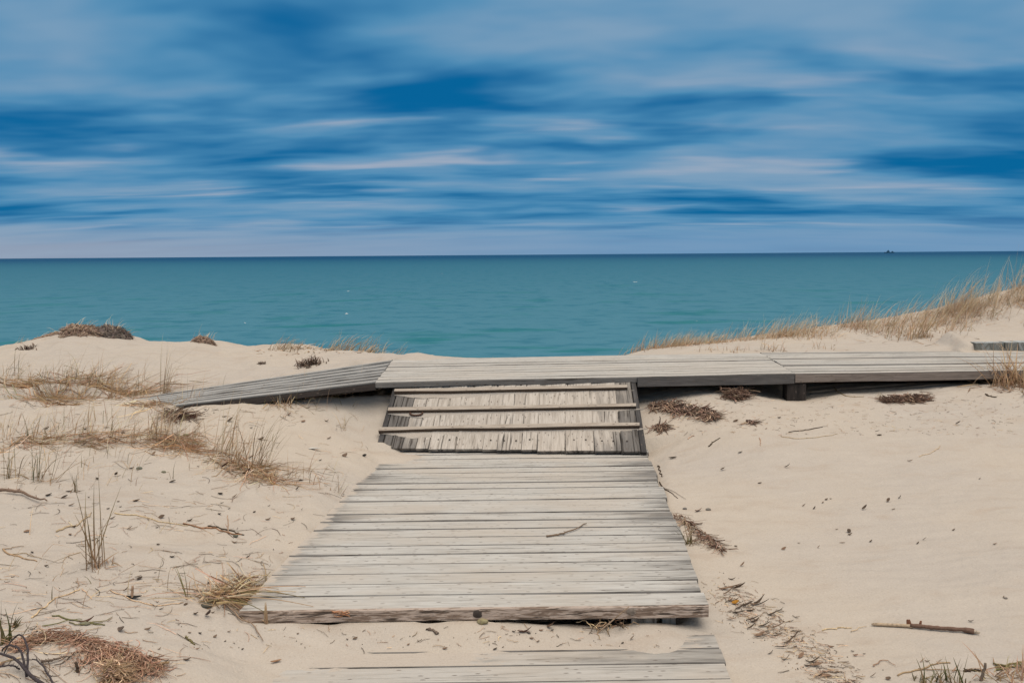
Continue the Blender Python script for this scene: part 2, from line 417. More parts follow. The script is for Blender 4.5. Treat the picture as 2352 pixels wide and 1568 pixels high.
def height(X, Y):
    H = tps(np.clip(X, -14, 14), np.clip(Y, -6, 11.1))
    far = np.maximum(0, Y - 11.02)
    bumps = fbm(X * 1.3, Y * 1.7, 3) * 0.035 + fbm(X * 5 + 3, Y * 6.5, 3) * 0.026
    bumps = bumps + fbm(X * 17 + 3, Y * 21, 2) * 0.007 + np.minimum(0, vnoise(X * 3.1 + 40, Y * 3.4 + 11) + .18) * .13 * sstep(.2, -.8, X)
    leftw = 0.45 + 0.75 * sstep(0.2, -1.2, X)
    H = H + bumps * leftw
    # little hollows and heaps on the left
    H = H + 0.05 * sstep(-0.9, -2.0, X) * fbm(X * 2.3 + 9, Y * 3.1, 2) * sstep(9.5, 7.5, Y)
    nz = fbm(X * 7, Y * 7, 3)
    # sand drift creeping over the landing beside the foot of the ramp
    g1 = at_z(885, 1040, 0.03)
    drift = 0.07 * np.exp(-(((X - g1.x + .10) / 0.34) ** 2 + ((Y - g1.y) / 0.22) ** 2)) + nz * 0.012
    s, t, lx_, ly_, zt = fr_land(X, Y)
    lim_cov = -0.028 + 0.016 * np.clip(t, 0, 3) + nz * 0.014
    inside = (s > -0.6) & (s < lx_ + .3) & (t > -.3) & (t < ly_ - .05)
    Hc = clamp_deck(H, X, Y, fr_land, (lim_cov, -0.03, -0.052, 0.0), (0.55, 0.8, 0.9, 0.6), -0.22, 0.45)
    H = np.where(inside, Hc, H)
    H = np.where(inside & (t > ly_ - 0.8), np.maximum(H, drift - 0.03), H)
    Hc = clamp_deck(H, X, Y, fr_ramp, (0.02 + nz * 0.03, -0.02, -0.01, -0.03), (0.5, 0.8, 0.7, 0.5), -0.12)
    s, t, lx_, ly_, zt = fr_ramp(X, Y)
    inside = (s > -0.1) & (s < lx_ + .1) & (t > -.1) & (t < ly_ + .1)
    H = np.where(inside, Hc, H)
    low_left = np.exp(-(((s - 0.0) / 0.26) ** 2 + ((t + 0.02) / 0.16) ** 2))
    H = np.where((s > -.3) & (s < .9) & (t > -.3) & (t < .5), np.maximum(H, zt - 0.17 + 0.215 * low_left + nz * 0.012), H)
    for fr, cl, cb in ((fr_mid, -0.05, 0.0), (fr_right, -0.05, 0.004)):
        s, t, lx_, ly_, zt = fr(X, Y)
        inside = (s > -0.05) & (t > -.05) & (t < ly_ + .1) & ((s < lx_ + .05) | (fr is fr_right))
        Hc = clamp_deck(H, X, Y, fr, (-0.12, -0.12, -0.105, cb), (0.5, 0.5, 0.08, 0.5), -0.20)
        H = np.where(inside, Hc, H)
    # sand blown over the back left corner of the walkway
    g2 = at_z(955, 821, ZU)
    s, t, lx_, ly_, zt = fr_mid(X, Y)
    heap = 0.030 * np.exp(-(((X - g2.x) / 0.16) ** 2 + ((Y - g2.y - .02) / 0.22) ** 2)) + 0.050 * np.exp(-(((X - g2.x - .05) / 0.55) ** 2 + ((Y - g2.y - .1) / 0.36) ** 2)) + nz * 0.012
    heap = heap - 0.035 - 0.6 * np.maximum(0, -s - 0.08) - 0.4 * np.maximum(0, t - ly_ - 0.05)
    H = np.where((np.abs(X - g2.x) < 1.8) & (np.abs(Y - g2.y) < 1.2), np.maximum(H, ZU + heap), H)
    # left module
    s, t, lx_, ly_, zt = fr_left(X, Y)
    inside = (s > -0.1) & (s < lx_ + .6) & (t > -.15) & (t < ly_ + .1)
    wob = nz * 0.05
    dend = (1.42 + 0.56 * t - s) / 1.146
    bk = ly_ - t
    lim = np.maximum.reduce([-0.1 - 4.0 * s, 0.004 + wob * .5 - 0.16 * dend, -0.030 + wob * .6 - np.where(t > 0, .45, 4.0) * t, 0.008 + wob - np.where(bk > 0, .5, 4.0) * bk, np.full(X.shape, -0.16)]) + zt
    H = np.where(inside & (s < 3.0), np.minimum(H, lim), H)
    cover = zt + 0.004 + wob * .5 - 0.10 * dend - 0.22 * np.maximum(0, -t) - 0.3 * np.maximum(0, t - ly_) - 0.35 * np.maximum(0, s - 2.2)
    H = np.where((dend < 0) & (s < 4.0) & (t > -1.6) & (t < ly_ + 1.2), np.maximum(H, cover), H)
    # sand heaped over the back of the pale step
    sx = X - SB.x
    H = np.where((Y > 9.19 + 0.02 * sx) & (Y < 10.2) & (sx > -1.5), np.maximum(H, ZT - 0.015 + 0.22 * (Y - 9.21 - 0.10 * np.maximum(sx, 0)) - 0.9 * np.maximum(0, -sx - .05) - 1.0 * np.maximum(0, Y - 9.62)), H)
    H = H - 0.36 * far
    H = np.where(Y > 30, np.maximum(H, -9.6 - 0.03 * (Y - 30)), H)
    return np.maximum(H, -13.0)

def axis(a, b, st, lo, hi):
    mid = list(np.arange(a, b + 1e-6, st))
    r, s, out = mid[-1], st, []
    while r < hi:
        s *= 1.22; r += s; out.append(r)
    l, s, o2 = mid[0], st, []
    while l > lo:
        s *= 1.22; l -= s; o2.append(l)
    return np.array(o2[::-1] + mid + out)
XS = axis(-5.3, 5.3, 0.026, -600, 600)
YS = axis(2.7, 11.3, 0.026, -300, 110)
GX, GY = np.meshgrid(XS, YS, indexing='xy')
GH = height(GX, GY)
def hgt(x, y):
    i = int(np.clip(np.searchsorted(XS, x) - 1, 0, len(XS) - 2)); j = int(np.clip(np.searchsorted(YS, y) - 1, 0, len(YS) - 2))
    fx = (x - XS[i]) / (XS[i + 1] - XS[i]); fy = (y - YS[j]) / (YS[j + 1] - YS[j])
    return float((GH[j, i] * (1 - fx) + GH[j, i + 1] * fx) * (1 - fy) + (GH[j + 1, i] * (1 - fx) + GH[j + 1, i + 1] * fx) * fy)
def gnd(qx, qy):
    """where the sight line through a picture point meets the sand"""
    d = ray(qx, qy); t = 2.6; st = 0.05; last = t
    while t < 16:
        p = CAM + d * t
        if p.z < hgt(p.x, p.y):
            a, b = last, t
            for _ in range(14):
                m_ = (a + b) / 2; p = CAM + d * m_
                if p.z < hgt(p.x, p.y): b = m_
                else: a = m_
            p = CAM + d * b
            return Vector((p.x, p.y, hgt(p.x, p.y)))
        last = t; t += st
    p = CAM + d * 11.0
    return Vector((p.x, p.y, hgt(p.x, p.y)))

ny, nx = GX.shape
me = bpy.data.meshes.new('ground')
vv = np.stack([GX, GY, GH], -1).reshape(-1, 3)
idx = np.arange(ny * nx).reshape(ny, nx)
ff = np.stack([idx[:-1, :-1], idx[:-1, 1:], idx[1:, 1:], idx[1:, :-1]], -1).reshape(-1, 4)
me.vertices.add(len(vv)); me.vertices.foreach_set('co', vv.ravel())
me.loops.add(ff.size); me.loops.foreach_set('vertex_index', ff.ravel().astype(np.int32))
me.polygons.add(len(ff)); me.polygons.foreach_set('loop_start', np.arange(0, ff.size, 4, dtype=np.int32))
me.polygons.foreach_set('use_smooth', [True] * len(ff))
me.update(calc_edges=True); me.validate()
me.materials.append(MAT['sand'])
go = bpy.data.objects.new('ground', me); COL.objects.link(go)
tag(go, 'pale dry dune sand around and under the boardwalk', 'sand', kind='structure')

# ------------------------------------------------------------------ water
WZ = -9.0
def water():
    m, g, bs = newmat('lake_water')
    geo = g.n('ShaderNodeNewGeometry').outputs['Position']
    s = g.sep(geo)
    x, y = s[0], s[1]
    ly = g.math('LOGARITHM', g.math('MAXIMUM', y, 20.0), 10.0)
    st = g.noise(g.xyz(g.math('MULTIPLY', x, 0.045), g.math('MULTIPLY', ly, 26.0), 0.0), 1.0, 5, 0.6, 0.3)
    st2 = g.noise(g.xyz(g.math('MULTIPLY', x, 0.22), g.math('MULTIPLY', ly, 60.0), 3.0), 1.0, 4, 0.6, 0.2)
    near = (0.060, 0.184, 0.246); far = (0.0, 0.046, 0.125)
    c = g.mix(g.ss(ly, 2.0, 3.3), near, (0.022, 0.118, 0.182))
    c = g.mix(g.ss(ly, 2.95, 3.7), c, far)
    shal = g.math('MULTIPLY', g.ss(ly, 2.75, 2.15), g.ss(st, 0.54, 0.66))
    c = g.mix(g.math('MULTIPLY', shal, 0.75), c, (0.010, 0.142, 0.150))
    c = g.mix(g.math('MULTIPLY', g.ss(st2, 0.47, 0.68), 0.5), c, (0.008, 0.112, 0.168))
    g.l(c, bs.inputs['Base Color'])
    bs.inputs['Roughness'].default_value = 0.45
    bs.inputs['IOR'].default_value = 1.333
    bs.inputs['Specular IOR Level'].default_value = 0.06
    w1 = g.noise(g.vmul(geo, (0.35, 1.0, 1.0)), 0.9, 5, 0.6, 0.3)
    w2 = g.noise(g.vmul(geo, (0.3, 1.0, 1.0)), 0.12, 4, 0.6, 0.2)
    h = g.math('ADD', g.math('MULTIPLY', w1, 0.25), g.math('MULTIPLY', w2, 0.9))
    b = g.n('ShaderNodeBump', in_Strength=0.8, in_Distance=1.0)
    g.l(h, b.inputs['Height']); g.l(b.outputs[0], bs.inputs['Normal'])
    mb = MB()
    ys = [25, 60, 120, 300, 800, 2500, 8000, 25000, 80000]
    xs = [-80000, -8000, -800, 0, 800, 8000, 80000]
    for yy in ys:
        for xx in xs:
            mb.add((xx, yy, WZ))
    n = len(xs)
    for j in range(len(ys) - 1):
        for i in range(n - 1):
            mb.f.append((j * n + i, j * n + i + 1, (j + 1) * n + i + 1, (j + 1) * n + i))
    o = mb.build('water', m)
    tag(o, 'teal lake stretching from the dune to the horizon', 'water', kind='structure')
water()

# ------------------------------------------------------------------ timber
def board(mb, A, B, across, up, width, thick, pid, dark=None, nseg=8, jit=0.0015, ch=0.004, tint_front=0.0, u0=None, zj=0.0015, tint_top=0.0, sag=0.0, dz=0.0, edge=0.9, sandf=None):
    """a plank whose top centre line runs A-B; own profile with worn edges, wandering a little"""
    A = Vector(A); B = Vector(B); L = (B - A).length
    ax = (B - A) / L; across = Vector(across).normalized(); up = Vector(up).normalized()
    if u0 is None: u0 = pid * 3.17
    rings = []
    cr = n1(pid * 3.3, 2) * 0.003
    for k in range(nseg + 1):
        f = k / nseg
        hl = width / 2 + n1(f * L * 2.1 + pid * 7, 1) * jit * 2
        hr = width / 2 + n1(f * L * 2.1 + pid * 9, 4) * jit * 2
        z = n1(f * L * 1.3 + pid * 5, 6) * zj * 2 + dz
        c = A + ax * (L * f) + up * z
        prof = [(-hl, -thick), (-hl, -ch * 1.2), (-hl + ch, 0), (-hl * .35, cr), (hr * .35, cr), (hr - ch, 0), (hr, -ch * 1.2), (hr, -thick)]
        row = []; vacc = 0; prev = prof[0]
        dk = dark(f, 0) if dark else 0.0
        for i, q in enumerate(prof):
            vacc += math.hypot(q[0] - prev[0], q[1] - prev[1]); prev = q
            row.append((c + across * q[0] + up * q[1], (u0 + L * f, vacc, pid), dk, sandf(f) if sandf else 0.0))
        rings.append(row)
    def strip(i0, i1, tint, add=0.0):
        # own vertices per strip so that a worn or shade-darkened face can differ from the top
        base = len(mb.v); m_ = i1 - i0 + 1
        for row in rings:
            for i in range(i0, i1 + 1):
                co_, w_, d_, s_ = row[i]; mb.add(co_, (tint, s_ if i0 == 2 else 0.0, 0.0), w_, d_ + add)
        for k in range(nseg):
            for i in range(m_ - 1):
                a = base + k * m_ + i
                mb.f.append((a, a + 1, a + m_ + 1, a + m_))
    strip(0, 2, tint_front, 0.0 if tint_front else edge); strip(2, 5, tint_top); strip(5, 7, 0.0, edge)  # edge darkens the plank sides: shade of the gaps put into the colour
    # underside and ends
    base = len(mb.v)
    for row in rings:
        for i in (7, 0):
            mb.add(row[i][0], (0, 0, 0), row[i][1], row[i][2])
    for k in range(nseg):
        a = base + k * 2; mb.f.append((a, a + 1, a + 3, a + 2))
    for row, rev in ((rings[0], False), (rings[-1], True)):
        base = len(mb.v)
        for co_, w_, d_, s_ in row: mb.add(co_, (0, 0, 0), w_, min(1, d_ + .5))
        fc = list(range(base, base + 8)); mb.f.append(fc if rev else fc[::-1])

def box(mb, o, ex, ey, ez, pid, dark=0.0, tint=0.0):
    """a timber block from corner o; grain along its longest edge"""
    o = Vector(o); E = [Vector(ex), Vector(ey), Vector(ez)]
    k = max(range(3), key=lambda i: E[i].length)
    for a in range(3):
        b, c = (a + 1) % 3, (a + 2) % 3
        for s in (0, 1):
            p0 = o + E[a] * s
            base = len(mb.v)
            for (i, j) in ((0, 0), (1, 0), (1, 1), (0, 1)):
                p = p0 + E[b] * i + E[c] * j
                if b == k: u, v = E[b].length * i, E[c].length * j
                elif c == k: u, v = E[c].length * j, E[b].length * i
                else: u, v = E[b].length * i * .3, E[c].length * j
                mb.add(p, (tint, 0.0, 0.0), (u + pid * 3.1, v + a * .4 + s * .2, pid), dark)
            fc = [base, base + 1, base + 2, base + 3]
            mb.f.append(fc if s else fc[::-1])

UPZ = Vector((0, 0, 1))
pidc = [0]
def pid():
    pidc[0] += 1; return pidc[0] * 1.0

# landing -----------------------------------------------------------------
land = empty('boardwalk_landing', PF_L)
tag(land, 'bleached grey plank landing sloping sand-dusted from the foreground to the foot of the ramp', 'boardwalk')
mb = MB()
FBW = 0.150
y = FBW + 0.004
def end_dark(f, s):
    e = max(0, 1 - f / 0.16) ** 1.3 * 0.62 + max(0, 1 - (1 - f) / 0.32) ** 1.3 * 0.52
    return e
while y < PLEN - 0.03:
    w = random.choice((0.132, 0.136, 0.14, 0.14, 0.143))
    gap = random.choice((0.003, 0.004, 0.006, 0.008))
    a = PF_L + ldir * (y + w / 2) - wdir * random.uniform(0.0, 0.008)
    b = PF_L + ldir * (y + w / 2) + wdir * (PWID + random.uniform(-0.012, 0.012))
    tw = random.uniform(-.003, .003)
    k = random.uniform(-0.05, 0.13) if random.random() < .75 else 0.28
    board(mb, a + ldir * tw, b - ldir * tw, ldir, UPZ, w, 0.045, pid(), lambda f, s, k=k: end_dark(f, s) + k, 14, 0.0026, 0.006, dz=random.uniform(-.0026, .0026), edge=.8, sandf=lambda f, y=y: max(0, .75 - f / .040) + (max(0, 1 - f / .45) * .75 if y > PLEN - .5 else 0))
    y += w + gap
mb.build('decking', MAT['deck'], land)
mb = MB()
board(mb, PF_L + ldir * (FBW / 2), PF_L + ldir * (FBW / 2) + wdir * PWID, ldir, UPZ, FBW, 0.050, pid(), lambda f, s: end_dark(f, s) * .9, 40, 0.004, 0.006, tint_front=1.0, zj=.002)
fb = mb.build('front_board', MAT['deck'], land)
tag(fb, 'front board with a rough brown knotty edge')
mb = MB()
kp = PF_L + wdir * (PWID * 0.505) + Vector((0, 0, -0.022)) - ldir * 0.002
for (fr_, r_, c_) in ((0.505, .015, (0.055, 0.045, 0.04)), (0.835, .014, (0.18, 0.15, 0.125))):
    c0 = PF_L + wdir * (PWID * fr_) + Vector((0, 0, -0.024)) - ldir * 0.0015
    base = mb.add(c0 - ldir * 0.005, c_)
    for k in range(14):
        a_ = k / 14 * 2 * math.pi; rr = r_ * random.uniform(.8, 1.2)
        mb.add(c0 + wdir * math.cos(a_) * rr * 1.25 + UPZ * math.sin(a_) * rr, tuple(x * 1.4 for x in c_))
    for k in range(14): mb.f.append((base, base + 1 + k, base + 1 + (k + 1) % 14))
ko = mb.build('knot', MAT['twig'], land, smooth=True); ko.parent = fb
def splinter():
    mb = MB()
    c0 = PF_L + wdir * (PWID * 0.217) - ldir * 0.004 + UPZ * -0.004
    for k in range(26):
        p = c0 + wdir * random.uniform(-.03, .03) + UPZ * random.uniform(-.022, .004)
        d = wdir * random.uniform(.006, .02) + UPZ * random.uniform(-.006, .006) - ldir * random.uniform(0, .006)
        t_ = random.uniform(.001, .0025); cc = random.choice(((.52, .25, .13), (.45, .2, .1), (.6, .36, .22)))
        b0 = len(mb.v)
        for q in (p - d, p + UPZ * t_, p + d, p - UPZ * t_, p - ldir * .004): mb.add(q, cc)
        mb.f += [(b0, b0 + 3, b0 + 4), (b0 + 3, b0 + 2, b0 + 4), (b0 + 2, b0 + 1, b0 + 4), (b0 + 1, b0, b0 + 4)]
    o = mb.build('splintered_patch', MAT['twig'], land); o.parent = fb
    o['label'] = 'fresh orange splintered patch on the edge of the front board'
splinter()
mb = MB()
for fx, w_ in ((0.835, 0.10),):
    box(mb, PF_L + wdir * (PWID * fx) + ldir * 0.03 + UPZ * -0.32, wdir * w_, ldir * 0.05, UPZ * 0.268, pid(), 0.5)
mb.build('joist', MAT['cleat'], land)
mb = MB()
box(mb, PF_L + wdir * (PWID * 0.933) + ldir * 0.055 + UPZ * -0.32, wdir * -0.055, ldir * 0.09, UPZ * 0.268, pid(), 0.4)
mb.build('support_post', MAT['cleat'], land)
for fx in (0.10, 0.5):
    mb = MB()
    box(mb, PF_L + wdir * (PWID * fx) + ldir * 0.12 + UPZ * -0.25, wdir * 0.045, ldir * (PLEN - .2), UPZ * 0.2, pid(), 0.9)
    mb.build('joist', MAT['fascia'], land)

# lower step ------------------------------------------------------------
LF = at_z(1640, 1456, ZL)
step = empty('lower_step', LF)
tag(step, 'low plank step half buried in sand along the bottom edge of the picture', 'step')
mb = MB()
y = 0.0
first = True
while y < 1.25:
    w = random.choice((0.128, 0.134, 0.138)) if not first else 0.135
    gap = random.choice((0.003, 0.005, 0.009))
    b = LF - ldir * (y + w / 2) + wdir * random.uniform(-.004, .004)
    a = b - wdir * (PWID + 0.30)
    kk = {0: 0.25, 1: 0.42}.get(int(y / .13), 0.08)
    board(mb, a, b, ldir, UPZ, w, 0.045, pid(), lambda f, s, kk=kk: max(0, 1 - (1 - f) / 0.35) * 0.30 + kk + max(0, 1 - f / .1) * .2, 28, 0.003, 0.005, sandf=lambda f, y=y: float(np.clip(1.15 - (f - np.interp(y, (0, .14, .28, .42, .6), (.82, .46, .10, .05, .03))) / .22, 0, 1.2)))
    y += w + gap; first = False
mb.build('decking', MAT['deck_step'], step)

# ramp --------------------------------------------------------------------
ramp = empty('ramp', RB_L)
tag(ramp, 'short sloping ramp of weathered boards with three cross cleats up to the walkway', 'ramp')
rl = ((RT_L - RB_L) + (RT_R - RB_R)) / 2
RLEN = rl.length; rl.normalize()
rup = (RB_R - RB_L).normalized().cross(rl).normalized()
def rp(s, t, h=0.0):
    """point on the ramp: s 0..1 across, t 0..1 up the slope"""
    return (RB_L.lerp(RB_R, s)).lerp(RT_L.lerp(RT_R, s), t) + rup * h
mb = MB()
edges = [0.022, 0.055, 0.098, 0.150, 0.198, 0.300, 0.400, 0.453, 0.500, 0.543, 0.600, 0.705, 0.810, 0.910, 0.955, 0.978]
for i in range(len(edges) - 1):
    s0, s1 = edges[i], edges[i + 1]
    sc = (s0 + s1) / 2; w = (s1 - s0) * (RB_R - RB_L).length - random.choice((.0015, .002, .004))
    edge = max(0, 1 - sc / 0.20) * 1.25 + max(0, 1 - (1 - sc) / 0.19) * 1.25
    kk = random.choice((-.05, .05, .16, .28))
    a = rp(sc, random.uniform(-0.006, 0.010)); b = rp(sc, 1.0)
    board(mb, a, b, rp(s1, .5) - rp(s0, .5), rup, w, 0.022, pid(), lambda f, s, e=edge, k=kk: e * (1.05 - .45 * f) + k + max(0, 1 - f / .2) * .15, 8, 0.002, 0.004, zj=.002, edge=.25)
mb.build('ramp_boards', MAT['ramp'], ramp)
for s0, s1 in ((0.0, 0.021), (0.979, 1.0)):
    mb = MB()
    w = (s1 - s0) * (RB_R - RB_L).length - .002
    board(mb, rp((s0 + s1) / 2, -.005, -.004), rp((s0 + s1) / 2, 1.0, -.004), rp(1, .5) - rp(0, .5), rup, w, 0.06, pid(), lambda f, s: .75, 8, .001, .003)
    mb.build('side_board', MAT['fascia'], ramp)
# cleats at the places the photo shows them
CLT = []
def cleat(l, r, hw=0.038, hh=0.030):
    # picture points of the top front corner, left and right end; both lie hh above the slope
    def hit(q, b, t):
        n = (RB_R - RB_L).cross(t - b).normalized()
        return on_plane(q[0], q[1], b + n * hh, n)
    A = hit(l, RB_L, RT_L); B = hit(r, RB_R, RT_R)
    up_s = rl
    mb = MB()
    board(mb, A + up_s * hw / 2, B + up_s * hw / 2, up_s, rup, hw, hh, pid(), lambda f, s: random.uniform(.0, .2), 26, 0.005, 0.004, zj=.003, edge=1.1)
    mb.build('cleat', MAT['cleat'], ramp)
    CLT.append((A - rup * hh, B - rup * hh))
cleat((905, 900), (1441, 890)); cleat((890, 943), (1461, 932)); cleat((869, 988), (1469, 977))
def hardware():
    mb = MB()
    A, B = CLT[1]
    c0 = A.lerp(B, 0.115) - rl * 0.006 + rup * 0.014
    ax = (B - A).normalized()
    pts = []
    for k in range(19):
        a_ = math.pi * k / 18
        pts.append(c0 + ax * (-math.cos(a_) * 0.045) - rl * (math.sin(a_) ** .6 * 0.022) + rup * (-.008 * math.sin(a_)))
    tube(mb, pts, [0.0065] * len(pts), (0.09, 0.045, 0.03), 6)
    o = mb.build('rusty_handle', MAT['rust'], ramp, smooth=True)
    o['label'] = 'rusty iron handle under the middle cleat'

def frames(pts):
    out = []
    for i, p in enumerate(pts):
        t = (pts[min(i + 1, len(pts) - 1)] - pts[max(i - 1, 0)])
        if t.length < 1e-9: t = Vector((0, 0, 1))
        t.normalize()
        a = t.cross(Vector((0.3, -1, 0.2)))
        if a.length < .05: a = t.cross(Vector((1, 0, 0)))
        a.normalize(); out.append((a, t.cross(a)))
    return out
def tube(mb, pts, rad, col, sides=5, flat=1.0, col2=None):
    fr = frames(pts); base = len(mb.v); n = len(pts)
    for i, p in enumerate(pts):
        a, b = fr[i]
        cc = col if col2 is None else tuple(col[k] * (1 - i / (n - 1)) + col2[k] * i / (n - 1) for k in range(3))
        for k in range(sides):
            t = 2 * math.pi * k / sides
            mb.add(p + a * (math.cos(t) * rad[i]) + b * (math.sin(t) * rad[i] * flat), cc)
    for i in range(n - 1):
        for k in range(sides):
            k2 = (k + 1) % sides
            mb.f.append((base + i * sides + k, base + i * sides + k2, base + (i + 1) * sides + k2, base + (i + 1) * sides + k))
    mb.f.append(tuple(base + k for k in range(sides))[::-1])
    mb.f.append(tuple(base + (n - 1) * sides + k for k in range(sides)))
hardware()

# sand caught below the cleats -------------------------------------------
def sand_strips():
    mb = MB()
    def strip(s0, s1, f0, wid, hh):
        n = 70; base = len(mb.v)
        for k in range(n + 1):
            f = k / n
            p = f0(f)
            e = min(1, min(f, 1 - f) * 9 + .05)
            ww = wid * e * (0.7 + 1.3 * (n1(f * 9, s0) + .5) * .8 + .5 * n1(f * 31, s1))
            h2 = hh * e * (0.8 + .8 * n1(f * 14, s1 + 3))
            mb.add(p + rup * max(.004, h2)); mb.add(p - rl * ww * .45 + rup * max(.003, h2 * .7)); mb.add(p - rl * ww - rup * .004)
        for k in range(n):
            a = base + k * 3
            mb.f += [(a, a + 1, a + 4, a + 3), (a + 1, a + 2, a + 5, a + 4)]
    for i, (A, B) in enumerate(CLT):
        A2 = A.lerp(B, .0); B2 = A.lerp(B, 1.03)
        strip(3 + i, 9 + i, lambda f, A=A2, B=B2: A.lerp(B, f), 0.030, 0.006)
    o = mb.build('sand_drift', MAT['sand'], None, smooth=True)
    tag(o, 'thin lines of blown sand caught below the ramp cleats', 'sand', kind='stuff')
sand_strips()
def ramp_nails():
    mb = MB()
    for t in (0.13, 0.93):
        for i in range(len(edges) - 1):
            if edges[i + 1] - edges[i] < .04: continue
            if random.random() < .35: continue
            for f in ((0.5,) if edges[i + 1] - edges[i] < .07 else (.3, .72)):
                s = edges[i] + (edges[i + 1] - edges[i]) * f
                c = rp(s, t + random.uniform(-.01, .01), .0035)
                b = len(mb.v)
                for k in range(6):
                    a_ = k * math.pi / 3; mb.add(c + (RB_R - RB_L).normalized() * math.cos(a_) * .007 + rl * math.sin(a_) * .007, (0.03, .022, .018))
                mb.add(c + rup * .002, (0.04, .03, .025))
                mb.f += [(b + k, b + (k + 1) % 6, b + 6) for k in range(6)]
    o = mb.build('nail_heads', MAT['rust'], ramp)
    o['label'] = 'rows of rusty nail heads'; 
ramp_nails()

# upper walkway -----------------------------------------------------------
def walkway(name, label, FL, FR, BL, BR, mat, fmat, n, fh, dk, fs=0.0, wide=0.0, widths=(0.135, 0.14, 0.142, 0.185, 0.235), edge=.9):
    root = empty(name, FL)
    tag(root, label, 'boardwalk', 'sections of the upper boardwalk')
    mb = MB()
    L = (FR - FL); ax = L.normalized()
    acr = (BL - FL); depth = acr.length; acr.normalize()
    upv = ax.cross(acr).normalized()
    pos = 0.0; ws = []
    while pos < depth - 0.05:
        w = min(random.choice(widths), depth - pos)
        ws.append((pos, w)); pos += w
    for i, (p0, w) in enumerate(ws):
        gap = random.choice((0.001, 0.002, 0.004, 0.009, 0.014)) + wide * random.random()
        t = (p0 + w / 2) / depth
        a = FL.lerp(BL, t); b = FR.lerp(BR, t)
        a = a - ax * random.uniform(-.004, .004)
        kk = dk(t) + random.uniform(-.08, .12)
        board(mb, a + ax * .003, b - ax * .003, acr, upv, w - gap, 0.04, pid(), lambda f, s, k=kk: k, 16, 0.003, 0.006, zj=.003, dz=random.uniform(-.005, .004) * edge, edge=edge)
    mb.build('decking', mat, root)
    if fh:
        mb = MB()
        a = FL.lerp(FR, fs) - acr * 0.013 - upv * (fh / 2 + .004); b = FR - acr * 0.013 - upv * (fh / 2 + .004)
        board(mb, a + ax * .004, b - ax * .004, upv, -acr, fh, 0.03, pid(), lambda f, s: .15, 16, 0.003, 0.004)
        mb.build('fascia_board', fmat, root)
    # bearers below
    for f in (0.1, 0.9):
        mb = MB()
        c = FL.lerp(FR, f) + acr * 0.75 - upv * .16
        box(mb, c, ax * 0.05, acr * (depth - .85), upv * .118, pid(), .9)
        mb.build('bearer', MAT['fascia'], root)
    return root
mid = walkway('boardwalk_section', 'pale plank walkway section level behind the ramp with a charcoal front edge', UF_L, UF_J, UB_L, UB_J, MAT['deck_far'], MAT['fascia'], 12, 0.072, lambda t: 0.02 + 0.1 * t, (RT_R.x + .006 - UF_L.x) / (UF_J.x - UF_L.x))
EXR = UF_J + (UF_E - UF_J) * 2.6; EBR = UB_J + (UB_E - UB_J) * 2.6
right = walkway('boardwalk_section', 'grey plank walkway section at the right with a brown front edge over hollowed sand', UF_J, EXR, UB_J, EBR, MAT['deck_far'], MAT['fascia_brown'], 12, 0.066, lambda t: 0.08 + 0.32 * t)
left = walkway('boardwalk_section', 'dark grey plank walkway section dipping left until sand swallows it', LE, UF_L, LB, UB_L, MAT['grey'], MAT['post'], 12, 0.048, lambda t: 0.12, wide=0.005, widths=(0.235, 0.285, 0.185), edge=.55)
mb = MB()
pb = at_y(1806, 905, UF_J.y + 0.03); pt = at_y(1849, 905, UF_J.y + .03)
box(mb, Vector((pb.x, UF_J.y + .005, -0.1)), Vector((pt.x - pb.x, 0, 0)), Vector((0, .13, 0)), Vector((0, 0, 0.1 + ZU - 0.078)), pid(), .5)
o = mb.build('support_post', MAT['post'], right)
o['label'] = 'blackened stump of a post under the joint'

# pale step behind the right section -----------------------------------------
back = empty('plank_step', SB)
tag(back, 'pale bluish weathered step of short boards behind the right walkway', 'step')
mb = MB()
xx = 0.0
while xx < 2.4:
    w = random.choice((.12, .135, .14, .145)); 
    a = Vector((SB.x + xx + w / 2, 9.16 + random.uniform(-.01, .01) + xx * 0.02, ZT + random.uniform(-.003, .003)))
    board(mb, a, a + Vector((0, 0.22, 0.002)), Vector((-1, 0, 0)), UPZ, w - .004, 0.075, pid(), lambda f, s: .12 + .2 * random.random(), 5, .002, .004)
    xx += w
mb.build('step_boards', MAT['pale'], back)

# ------------------------------------------------------------------ plants and litter
STRAW = (0.68, 0.50, 0.315); PALE = (0.72, 0.62, 0.46); BROWN = (0.42, 0.28, 0.175); RED = (0.58, 0.405, 0.29)
GREEN = (0.115, 0.125, 0.05); DARK = (0.075, 0.052, 0.035); OLIVE = (0.21, 0.18, 0.08)
def jitc(c, a=0.22):
    k = 1 + random.uniform(-a, a)
    return tuple(max(0.01, x * k * (1 + random.uniform(-.06, .06))) for x in c)

